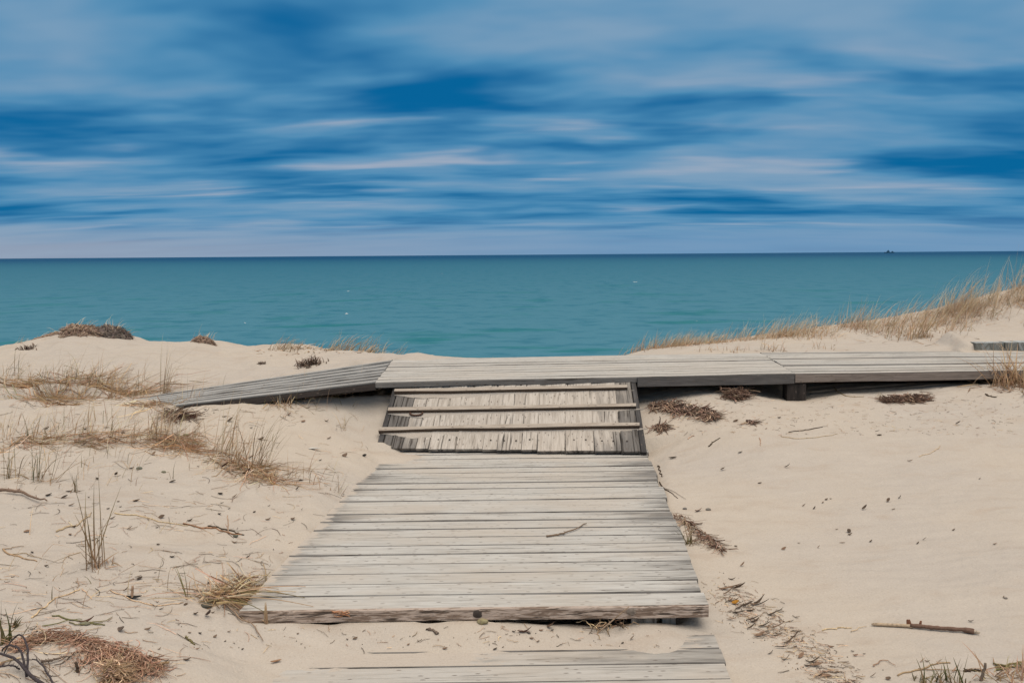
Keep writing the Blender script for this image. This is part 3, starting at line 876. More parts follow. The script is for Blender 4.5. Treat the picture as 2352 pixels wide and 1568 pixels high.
def blade(mb, p, az, lean, L, w, droop, c0, c1, nseg=5, kink=0.0):
    """a narrow folded leaf, triangular in section, that leans and droops"""
    p = Vector(p); base = len(mb.v)
    h = Vector((math.cos(az), math.sin(az), 0)); sd = Vector((-h.y, h.x, 0))
    kf = random.uniform(.35, .7) if kink else 2
    tw = random.uniform(-.8, .8)
    for i in range(nseg + 1):
        f = i / nseg
        t = lean + droop * f ** 1.6 + (kink if f > kf else 0)
        d = h * math.sin(t) + UPZ * math.cos(t)
        nrm = h * math.cos(t) - UPZ * math.sin(t)
        ww = w * max(0.12, 1 - f ** 2.2) * (0.75 + .5 * min(1, f * 4))
        s2 = sd * math.cos(tw) + nrm * math.sin(tw); n2 = nrm * math.cos(tw) - sd * math.sin(tw)
        c = tuple(c0[k] * (1 - f) + c1[k] * f for k in range(3))
        mb.add(p - s2 * ww, c); mb.add(p + s2 * ww, c); mb.add(p + n2 * ww * .7, c)
        p = p + d * (L / nseg)
    for i in range(nseg):
        a = base + i * 3
        for k in range(3):
            k2 = (k + 1) % 3
            mb.f.append((a + k, a + k2, a + 3 + k2, a + 3 + k))

def mixcol(pal):
    r = random.random(); acc = 0
    for c, w in pal:
        acc += w
        if r < acc: return c
    return pal[-1][0]
P_DRY = ((STRAW, .45), (PALE, .3), (BROWN, .15), (RED, .1))
P_BRN = ((BROWN, .4), (RED, .3), (STRAW, .3))
P_GRN = ((GREEN, .45), (OLIVE, .25), (STRAW, .3))
P_MIX = ((STRAW, .35), (OLIVE, .2), (BROWN, .25), (PALE, .2))

def tuft(label, qx, qy, hq, n=14, rad=0.04, az=0.0, azs=1.2, lean=0.25, droop=0.5, pal=P_MIX, w=0.0022, low=0.4, pos=None, name='grass_tuft', cat='grass tuft', group='grass tufts on the sand', tip=None, kink=0.25):
    p = gnd(qx, qy) if pos is None else Vector(pos)
    D = (p - CAM).length; Hm = hq / F * D
    mb = MB()
    for i in range(n):
        r = rad * math.sqrt(random.random()); t = random.uniform(0, 6.283)
        bx, by = p.x + r * math.cos(t), p.y + r * math.sin(t)
        bz = hgt(bx, by) - 0.012
        L = Hm * (low + (1.35 - low) * random.random() ** 1.2)
        if i == 0: L = Hm * 1.15
        w_ = w * (0.62 + .25 * (D < 5))
        c = jitc(mixcol(pal))
        c1 = jitc(tip) if tip else tuple(min(.75, x * 1.2) for x in c)
        blade(mb, (bx, by, bz), az + random.gauss(0, azs), max(0.02, random.gauss(lean, .22)), L, w_ * random.uniform(.7, 1.3), max(0, random.gauss(droop * 1.15, .4)), jitc(BROWN) if random.random() < .5 else c, c1, 6, kink=random.uniform(.5, 1.4) if random.random() < kink else 0)
    for i in range(n // 2):     # broken leaves lying round the foot
        t = random.uniform(0, 6.283); L = Hm * random.uniform(.15, .5)
        bx, by = p.x + random.gauss(0, rad * 1.2), p.y + random.gauss(0, rad * 1.2)
        blade(mb, (bx, by, hgt(bx, by) + .004), t, 1.35, L, w * random.uniform(.6, 1.1), .22, jitc(BROWN), jitc(mixcol(pal)), 3)
    o = mb.build(name, MAT['grass'], None, origin=p)
    return tag(o, label, cat, group)

# -- left field, single tufts named by where they stand
tuft('tall sparse brown tuft standing alone in the left foreground, long green tips', 218, 1303, 165, 15, .045, 2.2, 1.0, .22, .18, P_BRN, .0030, .45, tip=OLIVE, kink=.1)
tuft('upright green-tipped tuft at the far left above the fallen branch', 27, 1098, 82, 16, .04, 1.2, 1.4, .2, .3, P_GRN, .0026)
tuft('spiky green tuft just right of the far left one, above the fallen branch', 88, 1103, 95, 15, .04, .8, 1.3, .22, .25, P_GRN, .0026)
tuft('single long olive reed leaning far right over bare sand', 115, 1110, 105, 4, .02, .1, .25, .62, .05, P_GRN, .0030, .5, kink=0)
tuft('short dark green shoot beside curled leaves in the left field', 172, 1130, 48, 7, .02, .8, 1.5, .2, .2, ((GREEN, .9), (OLIVE, .1)), .0034)
tuft('single thin green stalk on open sand right of the shoot', 395, 1100, 42, 3, .008, .8, 1.5, .08, .1, P_GRN, .0026)
tuft('low straw tuft at the left edge below the long straw mat', 8, 1010, 60, 12, .06, .3, 1.5, .35, .5, P_DRY)
tuft('thin green-bladed tuft between the left edge and the leaning reed', 70, 1005, 58, 10, .04, .8, 1.5, .25, .3, P_GRN)
tuft('sparse tuft of crossed blades in the left field middle row', 130, 1012, 62, 9, .06, .8, 2, .4, .3, P_MIX)
tuft('straw tuft with one dark stem in the left field middle row', 200, 1000, 80, 12, .05, .6, 1.2, .25, .4, P_DRY)
tuft('olive pair of blades rising from litter left of the dense straw tuft', 260, 1012, 70, 8, .05, .4, 1.4, .3, .3, P_GRN)
tuft('brown stemmed tuft bending right beside the dense straw tuft', 296, 1020, 82, 9, .03, .2, .8, .35, .3, P_BRN)
tuft('dense bushy straw tuft in the centre of the left field', 364, 1006, 92, 40, .10, .6, 1.5, .3, .45, P_DRY, .0024)
tuft('pinkish straw tuft touching the right side of the dense straw tuft', 402, 1024, 75, 22, .09, .2, 1.2, .35, .5, P_DRY)
tuft('leaning brown tuft between the pinkish straw and the reed bunches', 440, 1030, 70, 12, .05, .3, .8, .35, .4, P_BRN)
tuft('pale reed bunch, upper left of the reed row leaning right', 505, 1040, 118, 20, .06, .15, .6, .38, .35, P_DRY, .0028)
tuft('thick brown reed bunch in the middle of the reed row', 546, 1074, 120, 24, .07, .2, .7, .3, .3, P_BRN, .0030, tip=STRAW)
tuft('green-tipped reed bunch at the right of the reed row', 592, 1074, 118, 22, .07, .2, .6, .28, .4, P_BRN, .0028, tip=OLIVE)
tuft('low ragged straw bunch at the lower right end of the reed row', 612, 1105, 55, 22, .09, .2, 1.2, .6, .5, P_BRN)
tuft('short stubble below the reed row, trailing right on the sand', 655, 1095, 30, 18, .13, .1, 1.0, 1.0, .4, P_BRN)
# -- back row
tuft('short olive grass at the far left of the straw mat', 20, 868, 62, 18, .12, .3, 1.5, .25, .4, P_GRN, .003)
tuft('low green turf tuft along the top of the straw mat', 118, 872, 34, 30, .22, .5, 1.8, .4, .5, P_GRN, .003)
tuft('tall thin straw stalks rising from the straw mat', 150, 880, 92, 14, .10, .4, 1.0, .25, .6, P_DRY, .0026)
tuft('arched straw stalks right of the tall thin ones on the mat', 190, 880, 72, 16, .10, .2, 1.0, .25, .9, P_MIX, .0026)
tuft('open straw tuft with bent tips at the right of the mat', 228, 890, 76, 16, .10, .2, .9, .25, .8, P_MIX, .0026)
tuft('dark red-brown dense tuft left of the buried walkway end', 262, 918, 64, 26, .06, .3, .8, .3, .4, P_BRN, .003, tip=STRAW)
tuft('tall tied-looking reed tuft standing before the buried walkway end', 378, 914, 108, 30, .035, .35, .5, .12, .45, P_BRN, .0028, tip=PALE)
tuft('loose straw tuft leaning over the foot of the dark walkway', 440, 922, 66, 14, .08, .3, .9, .4, .6, P_DRY)
tuft('small straw tuft below the dark walkway, left of the pair', 652, 934, 46, 22, .06, .9, 1.6, .4, .4, P_MIX)
tuft('upright straw tuft right under the dark walkway edge', 698, 906, 54, 18, .05, .6, 1.3, .25, .4, P_MIX)
tuft('short dry shoot by the dark walkway, nearest the ramp', 768, 910, 36, 12, .05, .1, 1.0, .5, .4, P_BRN)
tuft('thin dark shoot with leaves left of the ramp middle', 787, 985, 46, 8, .02, .7, 1.6, .3, .3, P_MIX)
tuft('small straw wisp at the top left corner of the ramp', 893, 880, 34, 9, .03, .1, .8, .7, .4, P_DRY)
tuft('thin shoot on the sand beside the upper left of the landing', 772, 1130, 45, 8, .03, .4, 1.2, .4, .3, P_MIX)
# -- crest of the left dune, windswept
for lab, qx, qy, hq, n, rd in (
        ('leftmost wisp of pale grass on the dune crest above a sandy bump', 655, 790, 34, 60, .18),
        ('tallest windswept pale grass on the left dune crest', 800, 806, 46, 150, .26),
        ('windswept pale grass at the right foot of the left dune crest', 868, 815, 42, 70, .26),
        ('short pale grass between the bump and the tallest crest grass', 725, 803, 26, 45, .25)):
    p = at_y(qx, qy, 10.5); 
    tuft(lab, qx, qy, hq, n, rd, 0.05, .35, .5, .8, ((PALE, .5), (STRAW, .4), (OLIVE, .1)), .0050, .35, pos=(p.x, p.y, hgt(p.x, p.y)), group='grass on the dune crest', tip=PALE, kink=.05)
p = at_y(1140, 818, 9.35)
tuft('small straw tuft behind the middle of the walkway against the lake', 1140, 818, 16, 34, .13, 0, 1.2, .7, .7, P_DRY, .003, pos=(p.x, p.y, hgt(p.x, p.y) + .02), group='grass on the dune crest')
# -- right dune
def dune_grass():
    mb = MB()
    rnd = random.Random(5)
    cl = []
    for i in range(330):
        qx = 1440 + 1000 * rnd.random() ** .85
        crest = np.interp(qx, (1440, 1550, 1700, 1900, 2100, 2250, 2352, 2700), (813, 797, 783, 768, 748, 722, 697, 610))
        band = float(np.interp(qx, (1440, 1600, 1900, 2100, 2352), (.10, .22, .42, .75, .85)))
        yy = 10.62 - abs(rnd.gauss(0, .42)) * band + rnd.random() * .4
        x = at_y(qx, crest, 10.5).x
        if 0.5 + fbm(np.array([x * 1.1]), np.array([yy * .9]), 2)[0] * 1.2 < rnd.random() * .8: continue
        big = float(np.interp(qx, (1440, 1700, 1900, 2150, 2352), (.09, .20, .24, .30, .42)))
        cl.append((x, yy, big * rnd.uniform(.6, 1.15), rnd.gauss(.1, .35), rnd.random()))
    for i in range(34):
        qx = 1436 + 190 * rnd.random(); yy = 9.9 + .5 * rnd.random() * (qx - 1400) / 220
        cl.append((at_y(qx, float(np.interp(qx, (1436, 1550, 1640), (814, 797, 789))), yy).x, yy, rnd.uniform(.10, .2), rnd.gauss(.1, .35), 0))
    for x0, y0, big, az0, t_ in cl:
        n = rnd.randint(12, 32)
        for i in range(n):
            x = x0 + rnd.gauss(0, .09); yy = y0 + rnd.gauss(0, .07)
            tall = rnd.random() < .42
            L = big * (rnd.uniform(.75, 1.45) if tall else rnd.uniform(.2, .6))
            c = mixcol(((STRAW, .36), (PALE, .2), (BROWN, .12), (RED, .27), (OLIVE, .05)))
            blade(mb, (x, yy, hgt(x, yy) - .02), az0 + rnd.gauss(0, .45 if tall else 1.2), abs(rnd.gauss(.42 if tall else .6, .22)), L, rnd.uniform(.0013, .0026), abs(rnd.gauss(.7 if tall else .9, .4)), jitc(c), jitc(PALE if tall else c), 6)
    # matted dead leaves between the clumps
    for i in range(1900):
        x0, y0, big, az0, t_ = rnd.choice(cl)
        x = x0 + rnd.gauss(0, .16); yy = y0 + rnd.gauss(-.04, .10)
        blade(mb, (x, yy, hgt(x, yy) - .01), rnd.uniform(0, 6.28), abs(rnd.gauss(1.0, .3)), big * rnd.uniform(.2, .5), rnd.uniform(.0015, .003), abs(rnd.gauss(.5, .3)), jitc(RED if rnd.random() < .6 else BROWN), jitc(STRAW), 4)
    o = mb.build('dune_grass', MAT['grass'])
    tag(o, 'band of dry marram grass along the crest of the right dune', 'grass', kind='stuff')
dune_grass()
for lab, qx, qy, hq, n, rd in (
        ('olive straw tuft on the right dune slope, left of the two bushy ones', 1775, 806, 38, 26, .14),
        ('bushy straw tuft hanging down the middle of the right dune face', 2075, 778, 62, 48, .20),
        ('green-stemmed bushy tuft low on the right dune face', 2112, 775, 66, 40, .10),
        ('thin tuft at the foot of the right dune above the joint', 1700, 806, 24, 16, .16),
        ('single stalks on the bare upper face of the right dune', 2190, 770, 44, 10, .16),
        ('flat straw tuft lying just behind the right walkway', 1880, 801, 20, 16, .16),
        ('small tuft left of the thin one at the foot of the right dune', 1625, 806, 20, 14, .14)):
    tuft(lab, qx, qy, hq, n, rd, .3, 1.2, .4, .6, P_MIX, .0034, .35, group='grass tufts on the right dune', tip=STRAW)
# straw clump at the right edge, in front of the walkway
tuft('big brown straw clump overhanging the right walkway edge', 2326, 884, 84, 170, .17, 1.2, 1.5, .6, .5, P_BRN, .0050, .3, tip=STRAW)
# -- bottom edge
tuft('left one of the spiky dark green tufts on the bottom edge at the right', 2128, 1572, 46, 22, .05, .8, 1.6, .35, .1, ((GREEN, .7), (OLIVE, .3)), .0026, .5, kink=0)
tuft('right one of the spiky dark green tufts on the bottom edge at the right', 2183, 1568, 50, 24, .05, .8, 1.6, .3, .1, ((GREEN, .7), (OLIVE, .3)), .0026, .5, kink=0)
tuft('brown matted tuft in the bottom right corner', 2336, 1560, 62, 80, .10, .6, 1.9, .7, .4, P_BRN, .0024, .3)
tuft('dark green sprig at the left edge above the root mat', 12, 1482, 74, 14, .03, .8, 1.5, .25, .2, ((GREEN, .8), (OLIVE, .2)), .0034, .4)
tuft('small green sprig with fanned leaves in the lower left sand', 30, 1440, 40, 8, .008, .5, .8, .4, .5, ((GREEN, .8), (OLIVE, .2)), .003, .5)
tuft('green grass tuft tucked against the right side of the landing', 1580, 1250, 55, 26, .03, 1.6, 1.3, .35, .4, ((OLIVE, .6), (GREEN, .3), (STRAW, .1)), .0028, .3)
tuft('lone green blade leaning left beside the straw heap', 433, 1378, 70, 3, .006, 2.6, .2, .42, .1, ((GREEN, .8), (OLIVE, .2)), .0034, .8, kink=0)
tuft('broken reed stub standing upright against the front board', 611, 1432, 44, 5, .005, 1.2, .8, .04, .05, ((STRAW, 1),), .0042, .6, kink=0)

# -- lying sticks -----------------------------------------------------------
def path(qs, n=14, lift=0.004, zplane=None, wob=0.004):
    P = [(gnd(*q) if zplane is None else at_z(q[0], q[1], zplane)) for q in qs]
    out = []
    for i in range(n + 1):
        f = i / n * (len(P) - 1); k = min(int(f), len(P) - 2); t = f - k
        p0 = P[max(k - 1, 0)]; p1 = P[k]; p2 = P[k + 1]; p3 = P[min(k + 2, len(P) - 1)]
        p = 0.5 * ((2 * p1) + (p2 - p0) * t + (2 * p0 - 5 * p1 + 4 * p2 - p3) * t * t + (3 * p1 - p0 - 3 * p2 + p3) * t ** 3)
        p = p + Vector((random.gauss(0, wob), random.gauss(0, wob), 0))
        z = (hgt(p.x, p.y) if zplane is None else zplane) + lift
        out.append(Vector((p.x, p.y, z)))
    return out
def twig(label, qs, r0=0.006, r1=0.003, col=BROWN, lift=0.003, zplane=None, name='twig', cat='twig', forks=(), n=14, wob=.003, group=None):
    r0 *= .72; r1 *= .72
    pts = path(qs, n, lift, zplane, wob)
    mb = MB()
    rad = [(r0 + (r1 - r0) * i / n) * random.uniform(.85, 1.2) for i in range(n + 1)]
    tube(mb, pts, rad, jitc(col, .1), 6)
    for fq in forks:
        pf = path(fq, 8, lift + .002, zplane, wob)
        tube(mb, pf, [r1 * (1.1 - .6 * i / 8) for i in range(9)], jitc(col, .15), 5)
    for k in range(3, n, 4):
        d = Vector((random.uniform(-1, 1), random.uniform(-1, 1), .5)).normalized()
        tube(mb, [pts[k], pts[k] + d * r0 * 2.2], [r1 * .8, r1 * .4], jitc(col, .2), 4)
    o = mb.build(name, MAT['twig'], None, smooth=True, origin=pts[0])
    return tag(o, label, cat, group)
SBARK = (0.17, 0.105, 0.078)
def driftwood():
    p0 = gnd(2002, 1437)
    root = empty('driftwood_stick', p0)
    tag(root, 'long driftwood stick with peeled pale ends on the open right sand', 'stick')
    def lying(a, b, n, lf): return path((a, b), n, lf, None, .0015)
    mb = MB()
    pts = path(((2092, 1442), (2130, 1446), (2180, 1450), (2238, 1456)), 22, .012, None, .0018)
    tube(mb, pts, [0.0078 * random.uniform(.9, 1.12) * (1 if i < 19 else 1.25) for i in range(23)], SBARK, 8)
    mb.build('bark', MAT['twig'], root, smooth=True)
    mb = MB(); pts = path(((2002, 1437), (2050, 1439), (2096, 1442)), 10, .008, None, .001)
    tube(mb, pts, [.0025, .006, .0065, .0065, .0065, .0065, .007, .007, .007, .0075, .0075], (.47, .36, .25), 7)
    mb.build('peeled_end', MAT['twig'], root, smooth=True)
    mb = MB(); pts = path(((2236, 1456), (2252, 1458)), 4, .011, None, .001)
    tube(mb, pts, [.008, .007, .006, .005, .002], (.50, .42, .33), 7)
    mb.build('peeled_end', MAT['twig'], root, smooth=True)
    mb = MB()
    for q in ((2113, 1443), (2085, 1440), (2090, 1440)):
        c = gnd(*q) + UPZ * .014; u = Vector((random.uniform(-.3, .3), 0, 1)).normalized()
        tube(mb, [c, c + u * .018], [.007, .005], (.22, .10, .06), 4, .4)
    mb.build('bark_flake', MAT['twig'], root)
driftwood()
twig('crooked grey-brown twig lying across the landing boards', ((1256, 1233), (1285, 1229), (1315, 1219), (1346, 1204)), .0065, .0035, (.21, .145, .11), .006, 0.0)
twig('thick broken branch at the left edge of the field, end raised', ((-30, 1128), (10, 1133), (35, 1136), (70, 1147), (108, 1158)), .016, .005, (.25, .165, .125), .02, name='fallen_branch', cat='branch', n=18, wob=.002)
twig('dark curved twig on the sand right of the ramp foot', ((1628, 1026), (1638, 1016), (1654, 1005)), .007, .003, DARK)
twig('short reddish twig left of the dark curved one', ((1580, 1009), (1587, 1003), (1595, 1001)), .005, .003, RED)
twig('black twig on the sand close to the right edge of the landing', ((1512, 1070), (1516, 1082), (1521, 1095)), .006, .003, DARK)
twig('forked dark twig resting against the right edge of the landing', ((1514, 1108), (1528, 1124), (1558, 1145)), .005, .002, DARK, forks=(((1528, 1124), (1550, 1132), (1575, 1147)),))
twig('pair of thin dark stems crossing the right sand, left of the open slope', ((1810, 993), (1850, 988), (1892, 981)), .004, .002, DARK, forks=(((1850, 988), (1880, 983), (1900, 978)),))
twig('long thin straw stem curving over the right sand', ((1792, 1002), (1830, 1008), (1880, 1004), (1925, 997)), .003, .0018, STRAW)
twig('thin straw stem with a bend at the upper right of the sand', ((2110, 1048), (2140, 1040), (2160, 1024)), .003, .002, STRAW)
twig('curved root strand exposed under the right walkway', ((1917, 890), (1928, 902), (1950, 911), (1985, 911)), .006, .003, BROWN)
twig('thin upright-looking stem on the sand right of the reed heaps', ((1745, 1006), (1747, 1024)), .004, .002, RED)
twig('short dark stick on the far right sand below the straw clump', ((2264, 906), (2276, 911), (2288, 913)), .009, .005, DARK)
twig('short grey stick on the sand below the front board', ((985, 1444), (996, 1450), (1006, 1456)), .007, .006, (.20, .15, .12))
twig('olive stick in the lower left sand below the black leaf', ((427, 1461), (434, 1470), (444, 1480)), .005, .003, OLIVE)
twig('straight greyish twig with drooping bits across the bottom left sand', ((99, 1527), (135, 1518), (169, 1514)), .006, .003, (.17, .125, .10), lift=.012)
twig('long pale cane poking right out of the root mat', ((330, 1542), (365, 1535), (392, 1527)), .007, .005, (.45, .29, .165), lift=.012)
twig('long orange-brown root running over the left sand toward the landing', ((420, 1203), (470, 1213), (520, 1222), (556, 1228)), .006, .004, (.33, .18, .095))
twig('dark root beside the long orange-brown one', ((478, 1208), (510, 1215), (540, 1222), (560, 1229)), .005, .003, DARK)
twig('long pale straw trailing along the sand from the tall brown tuft', ((262, 1178), (320, 1186), (380, 1200), (430, 1208)), .004, .002, STRAW)
twig('twisted brown root hooking round in the left field', ((130, 1222), (155, 1210), (175, 1208), (198, 1190), (212, 1178)), .007, .003, RED, forks=(((198, 1190), (190, 1212), (172, 1232)),))
twig('jagged dark root piece at the left edge of the field', ((8, 1262), (28, 1275), (52, 1282), (84, 1290)), .007, .003, BROWN, forks=(((28, 1275), (60, 1272), (92, 1284)), ((8, 1262), (30, 1260), (56, 1256))))
twig('long bent straw in the lower left sand', ((70, 1420), (110, 1388), (150, 1368), (185, 1352)), .004, .0025, STRAW, forks=(((185, 1352), (200, 1362), (212, 1378)),))
twig('pale stem with side shoots above the root mat', ((120, 1415), (160, 1423), (205, 1432), (240, 1436)), .004, .003, OLIVE, forks=(((205, 1432), (235, 1428), (262, 1418)), ((160, 1432), (200, 1436), (240, 1432)), ((100, 1440), (150, 1428), (190, 1424))))
twig('long fine straw curving through the lower left sand', ((255, 1355), (300, 1378), (350, 1390), (420, 1384)), .003, .002, STRAW)
twig('thick bundle of dry straw reaching across the sand below the front board corner', ((488, 1378), (530, 1402), (570, 1432), (605, 1475)), .006, .002, (.36, .25, .17), lift=.01, forks=(((492, 1380), (535, 1398), (560, 1420)), ((500, 1382), (545, 1410), (575, 1436))))
twig('black stick lying at the bottom edge right of the green tufts', ((2214, 1542), (2235, 1540), (2256, 1541)), .008, .006, DARK)
twig('pale straight stalks at the right edge near the bottom', ((2284, 1533), (2320, 1527), (2365, 1520)), .005, .005, OLIVE, forks=(((2290, 1540), (2330, 1531), (2365, 1529)), ((2284, 1526), (2320, 1533), (2365, 1536))))
twig('thin curly stems on the bottom right sand', ((2060, 1550), (2110, 1538), (2150, 1525), (2185, 1522)), .004, .003, BROWN, forks=(((2110, 1538), (2150, 1540), (2200, 1541)), ((2005, 1532), (2030, 1518), (2055, 1530))))
twig('straight pale straw on the sand left of the driftwood stick', ((1890, 1447), (1925, 1443), (1955, 1442)), .0035, .0025, STRAW, forks=(((1955, 1453), (1975, 1443), (1990, 1441)),))
# upright pieces
def standing(label, q, hq, az, lean, col, r=0.004, name='twig', cat='twig'):
    p = gnd(*q); D = (p - CAM).length; L = hq / F * D
    d = Vector((math.cos(az) * math.sin(lean), math.sin(az) * math.sin(lean), math.cos(lean)))
    mb = MB(); n = 8
    pts = [p - d * .02 + d * (L * i / n) + Vector((random.gauss(0, .0012), random.gauss(0, .0012), 0)) for i in range(n + 1)]
    tube(mb, pts, [r * (1.1 - .4 * i / n) for i in range(n + 1)], jitc(col, .1), 6)
    for k in (3, 5):
        s_ = Vector((random.uniform(-1, 1), random.uniform(-1, 1), .6)).normalized()
        tube(mb, [pts[k], pts[k] + s_ * L * .22], [r * .7, r * .3], jitc(col, .1), 4)
    o = mb.build(name, MAT['twig'], None, smooth=True, origin=p)
    tag(o, label, cat)
standing('dark twig stuck upright in the bottom left sand', (178, 1542), 32, 2.6, .3, DARK, .006)
standing('upright brown twig in the lower left sand above the black leaf', (304, 1372), 36, 1.2, .08, BROWN, .006)
standing('leaning bare stick on the bottom edge near the right corner', (2253, 1562), 48, .3, .3, (.16, .12, .095), .006)
standing('thin upright stem with forks on the sand left of the landing', (524, 1218), 42, 1.9, .2, RED, .004)
# bramble in the corner
def bramble():
    p0 = gnd(68, 1560)
    mb = MB()
    C = (.065, .055, .06)
    def cane(qs, r0, r1, hh):
        n = 18; P = path(qs, n, 0, None, .001)
        pts = [p + UPZ * (.012 + hh * math.sin(math.pi * min(1, i / n * 1.0)) ) for i, p in enumerate(P)]
        tube(mb, pts, [r0 + (r1 - r0) * i / n for i in range(n + 1)], C, 6)
        for k in range(2, n, 2):
            d = Vector((random.uniform(-1, 1), random.uniform(-1, 1), random.uniform(.0, 1))).normalized()
            tube(mb, [pts[k], pts[k] + d * .012], [.0016, .0004], C, 4)
    cane(((120, 1600), (66, 1568), (40, 1545), (0, 1522), (-30, 1510)), .0065, .003, .03)
    cane(((62, 1562), (52, 1540), (30, 1520), (5, 1502)), .004, .0025, .05)
    cane(((62, 1562), (66, 1535), (55, 1512), (36, 1500), (10, 1508)), .004, .002, .06)
    cane(((45, 1545), (20, 1550), (-20, 1553)), .003, .002, .02)
    cane(((128, 1590), (108, 1562), (90, 1540), (74, 1522)), .0035, .0018, .02)
    o = mb.build('bramble', MAT['twig'], None, smooth=True, origin=p0)
    tag(o, 'bare dark thorny bramble canes in the bottom left corner', 'plant')
bramble()

# -- mats and heaps of dead fibre ---------------------------------------------
def fibres(mb, centre_fn, n, L, r, pal, rise, curl=1.0):
    for i in range(n):
        c, wdt, dirv = centre_fn()
        az = math.atan2(dirv.y, dirv.x) + random.gauss(0, .7)
        z0 = random.random() ** 1.5 * rise
        l_ = L * random.uniform(.4, 1.3); m_ = 6; pts = []; p = Vector((c.x, c.y, 0)); k_ = random.gauss(0, curl)
        tilt = random.gauss(0, .35)
        for k in range(m_ + 1):
            zz = hgt(p.x, p.y) + .003 + z0 + tilt * l_ * (k / m_ - .5) * .5
            pts.append(Vector((p.x, p.y, max(hgt(p.x, p.y) + .001, zz))))
            az += k_ / m_ * 1.4 + random.gauss(0, .1)
            p = p + Vector((math.cos(az), math.sin(az), 0)) * (l_ / m_)
        rr = r * random.choice((.6, .8, .9, 1.1, 1.2, 2.2))
        tube(mb, pts, [rr * (1 - .5 * k / m_) for k in range(m_ + 1)], jitc(mixcol(pal), .35), 3)
def mat_along(qs, wq):
    P = [gnd(*q) for q in qs]
    seg = [(P[i + 1] - P[i]).length for i in range(len(P) - 1)]; tot = sum(seg)
    def f():
        t = random.random() * tot; i = 0
        while t > seg[i] and i < len(seg) - 1: t -= seg[i]; i += 1
        a = P[i].lerp(P[i + 1], t / max(seg[i], 1e-6)); d = (P[i + 1] - P[i]).normalized()
        s = wq * (0.5 + .8 * abs(math.sin(3.1 * (i + t / seg[i]))))
        return a + Vector((random.gauss(0, s), random.gauss(0, s), 0)), s, d
    return f
P_ROOT = (((.52, .315, .22), .45), ((.40, .235, .16), .25), ((.56, .40, .29), .24), (DARK, .06))
P_STR = ((STRAW, .35), (RED, .25), (PALE, .25), (BROWN, .15))
P_REED = (((.25, .155, .115), .4), ((.36, .25, .18), .3), ((.12, .075, .055), .22), ((.46, .36, .27), .08))
def mat(name, label, cat, qs, w, n, L, r, pal, rise, curl=1.0, group=None):
    mb = MB(); fibres(mb, mat_along(qs, w), n, L, r, pal, rise, curl)
    o = mb.build(name, MAT['grass' if 'straw' in name else 'twig'], None, origin=gnd(*qs[0]))
    return tag(o, label, cat, group)
mat('root_mat', 'reddish fibrous root mat arching over the bottom left hump', 'root mat', ((34, 1500), (58, 1482), (88, 1468), (135, 1468), (178, 1474), (212, 1485)), .013, 400, .075, .0013, P_ROOT, .022, 1.7, 'root mats in the bottom left')
mat('root_mat', 'brown root mat running down to the right of the bottom left hump', 'root mat', ((212, 1490), (240, 1498), (275, 1508), (315, 1524), (352, 1540)), .016, 470, .08, .0013, P_ROOT, .026, 1.7, 'root mats in the bottom left')
mat('root_mat', 'dark root clod with trailing straws on the bottom edge at the left', 'root mat', ((232, 1568), (250, 1560), (275, 1560)), .013, 300, .07, .0014, P_BRN + ((DARK, .2),), .045, 1.0, 'root mats in the bottom left')
mat('root_mat', 'thin spread of pinkish roots between the hump and the dark clod', 'root mat', ((180, 1498), (200, 1512), (230, 1515), (262, 1518)), .016, 160, .07, .0011, P_ROOT, .008, 1.4, 'root mats in the bottom left')
mat('reed_heap', 'long low heap of broken brown reeds right of the ramp', 'reed heap', ((1496, 933), (1530, 937), (1575, 947), (1610, 948), (1640, 962)), .028, 760, .085, .0030, P_REED, .03, .7, 'heaps of broken reeds')
mat('reed_heap', 'rounded reed heap just under the walkway edge', 'reed heap', ((1676, 918), (1690, 912), (1702, 908)), .030, 420, .09, .0030, P_REED, .055, .9, 'heaps of broken reeds')
mat('reed_heap', 'reed heap with a thin tail to the right, below the right section', 'reed heap', ((2030, 925), (2060, 920), (2085, 921), (2115, 918)), .026, 560, .09, .0030, P_REED, .035, .6, 'heaps of broken reeds')
mat('reed_heap', 'small reed nest beside the lower right of the ramp', 'reed heap', ((1506, 982), (1518, 983)), .016, 110, .09, .003, P_REED, .015, .8, 'heaps of broken reeds')
mat('reed_heap', 'scrap of reeds on the sand between the joint and the long heap', 'reed heap', ((1716, 970), (1726, 972)), .012, 50, .08, .003, P_REED, .012, .8, 'heaps of broken reeds')
mat('reed_heap', 'trail of torn brown reeds beside the right edge of the landing', 'reed heap', ((1552, 1182), (1580, 1205), (1605, 1228), (1630, 1245), (1655, 1264)), .012, 170, .09, .0022, P_REED, .016, .6, 'heaps of broken reeds')
mat('straw_heap', 'heap of straw and dark leaves at the front left corner of the landing', 'straw heap', ((470, 1388), (500, 1376), (540, 1368), (575, 1360)), .026, 260, .20, .0024, P_DRY + ((DARK, .25),), .03, .4)
mat('straw_mat', 'matted straw in the left back field below the dune', 'straw', ((-20, 882), (50, 888), (110, 890), (180, 892), (250, 895), (330, 905)), .14, 360, .42, .0021, P_STR, .03, .35)
mat('straw_mat', 'dark thatch of straw dipping over the edge of the back field', 'straw', ((20, 905), (60, 918), (110, 925), (150, 930)), .06, 100, .38, .0021, P_STR, .015, .35)
mat('straw_mat', 'straw litter at the foot of the reed row', 'straw', ((490, 1052), (540, 1072), (580, 1085), (625, 1105)), .05, 210, .24, .0018, P_STR, .012, .4)
mat('straw_mat', 'straw litter round the dense tuft in the left field', 'straw', ((320, 1012), (370, 1015), (430, 1030)), .07, 210, .26, .0016, P_STR, .015, .5)
mat('straw_mat', 'straw litter under the tufts at the far left', 'straw', ((0, 1015), (80, 1018), (170, 1012), (260, 1016)), .06, 190, .28, .0016, P_STR, .012, .5)
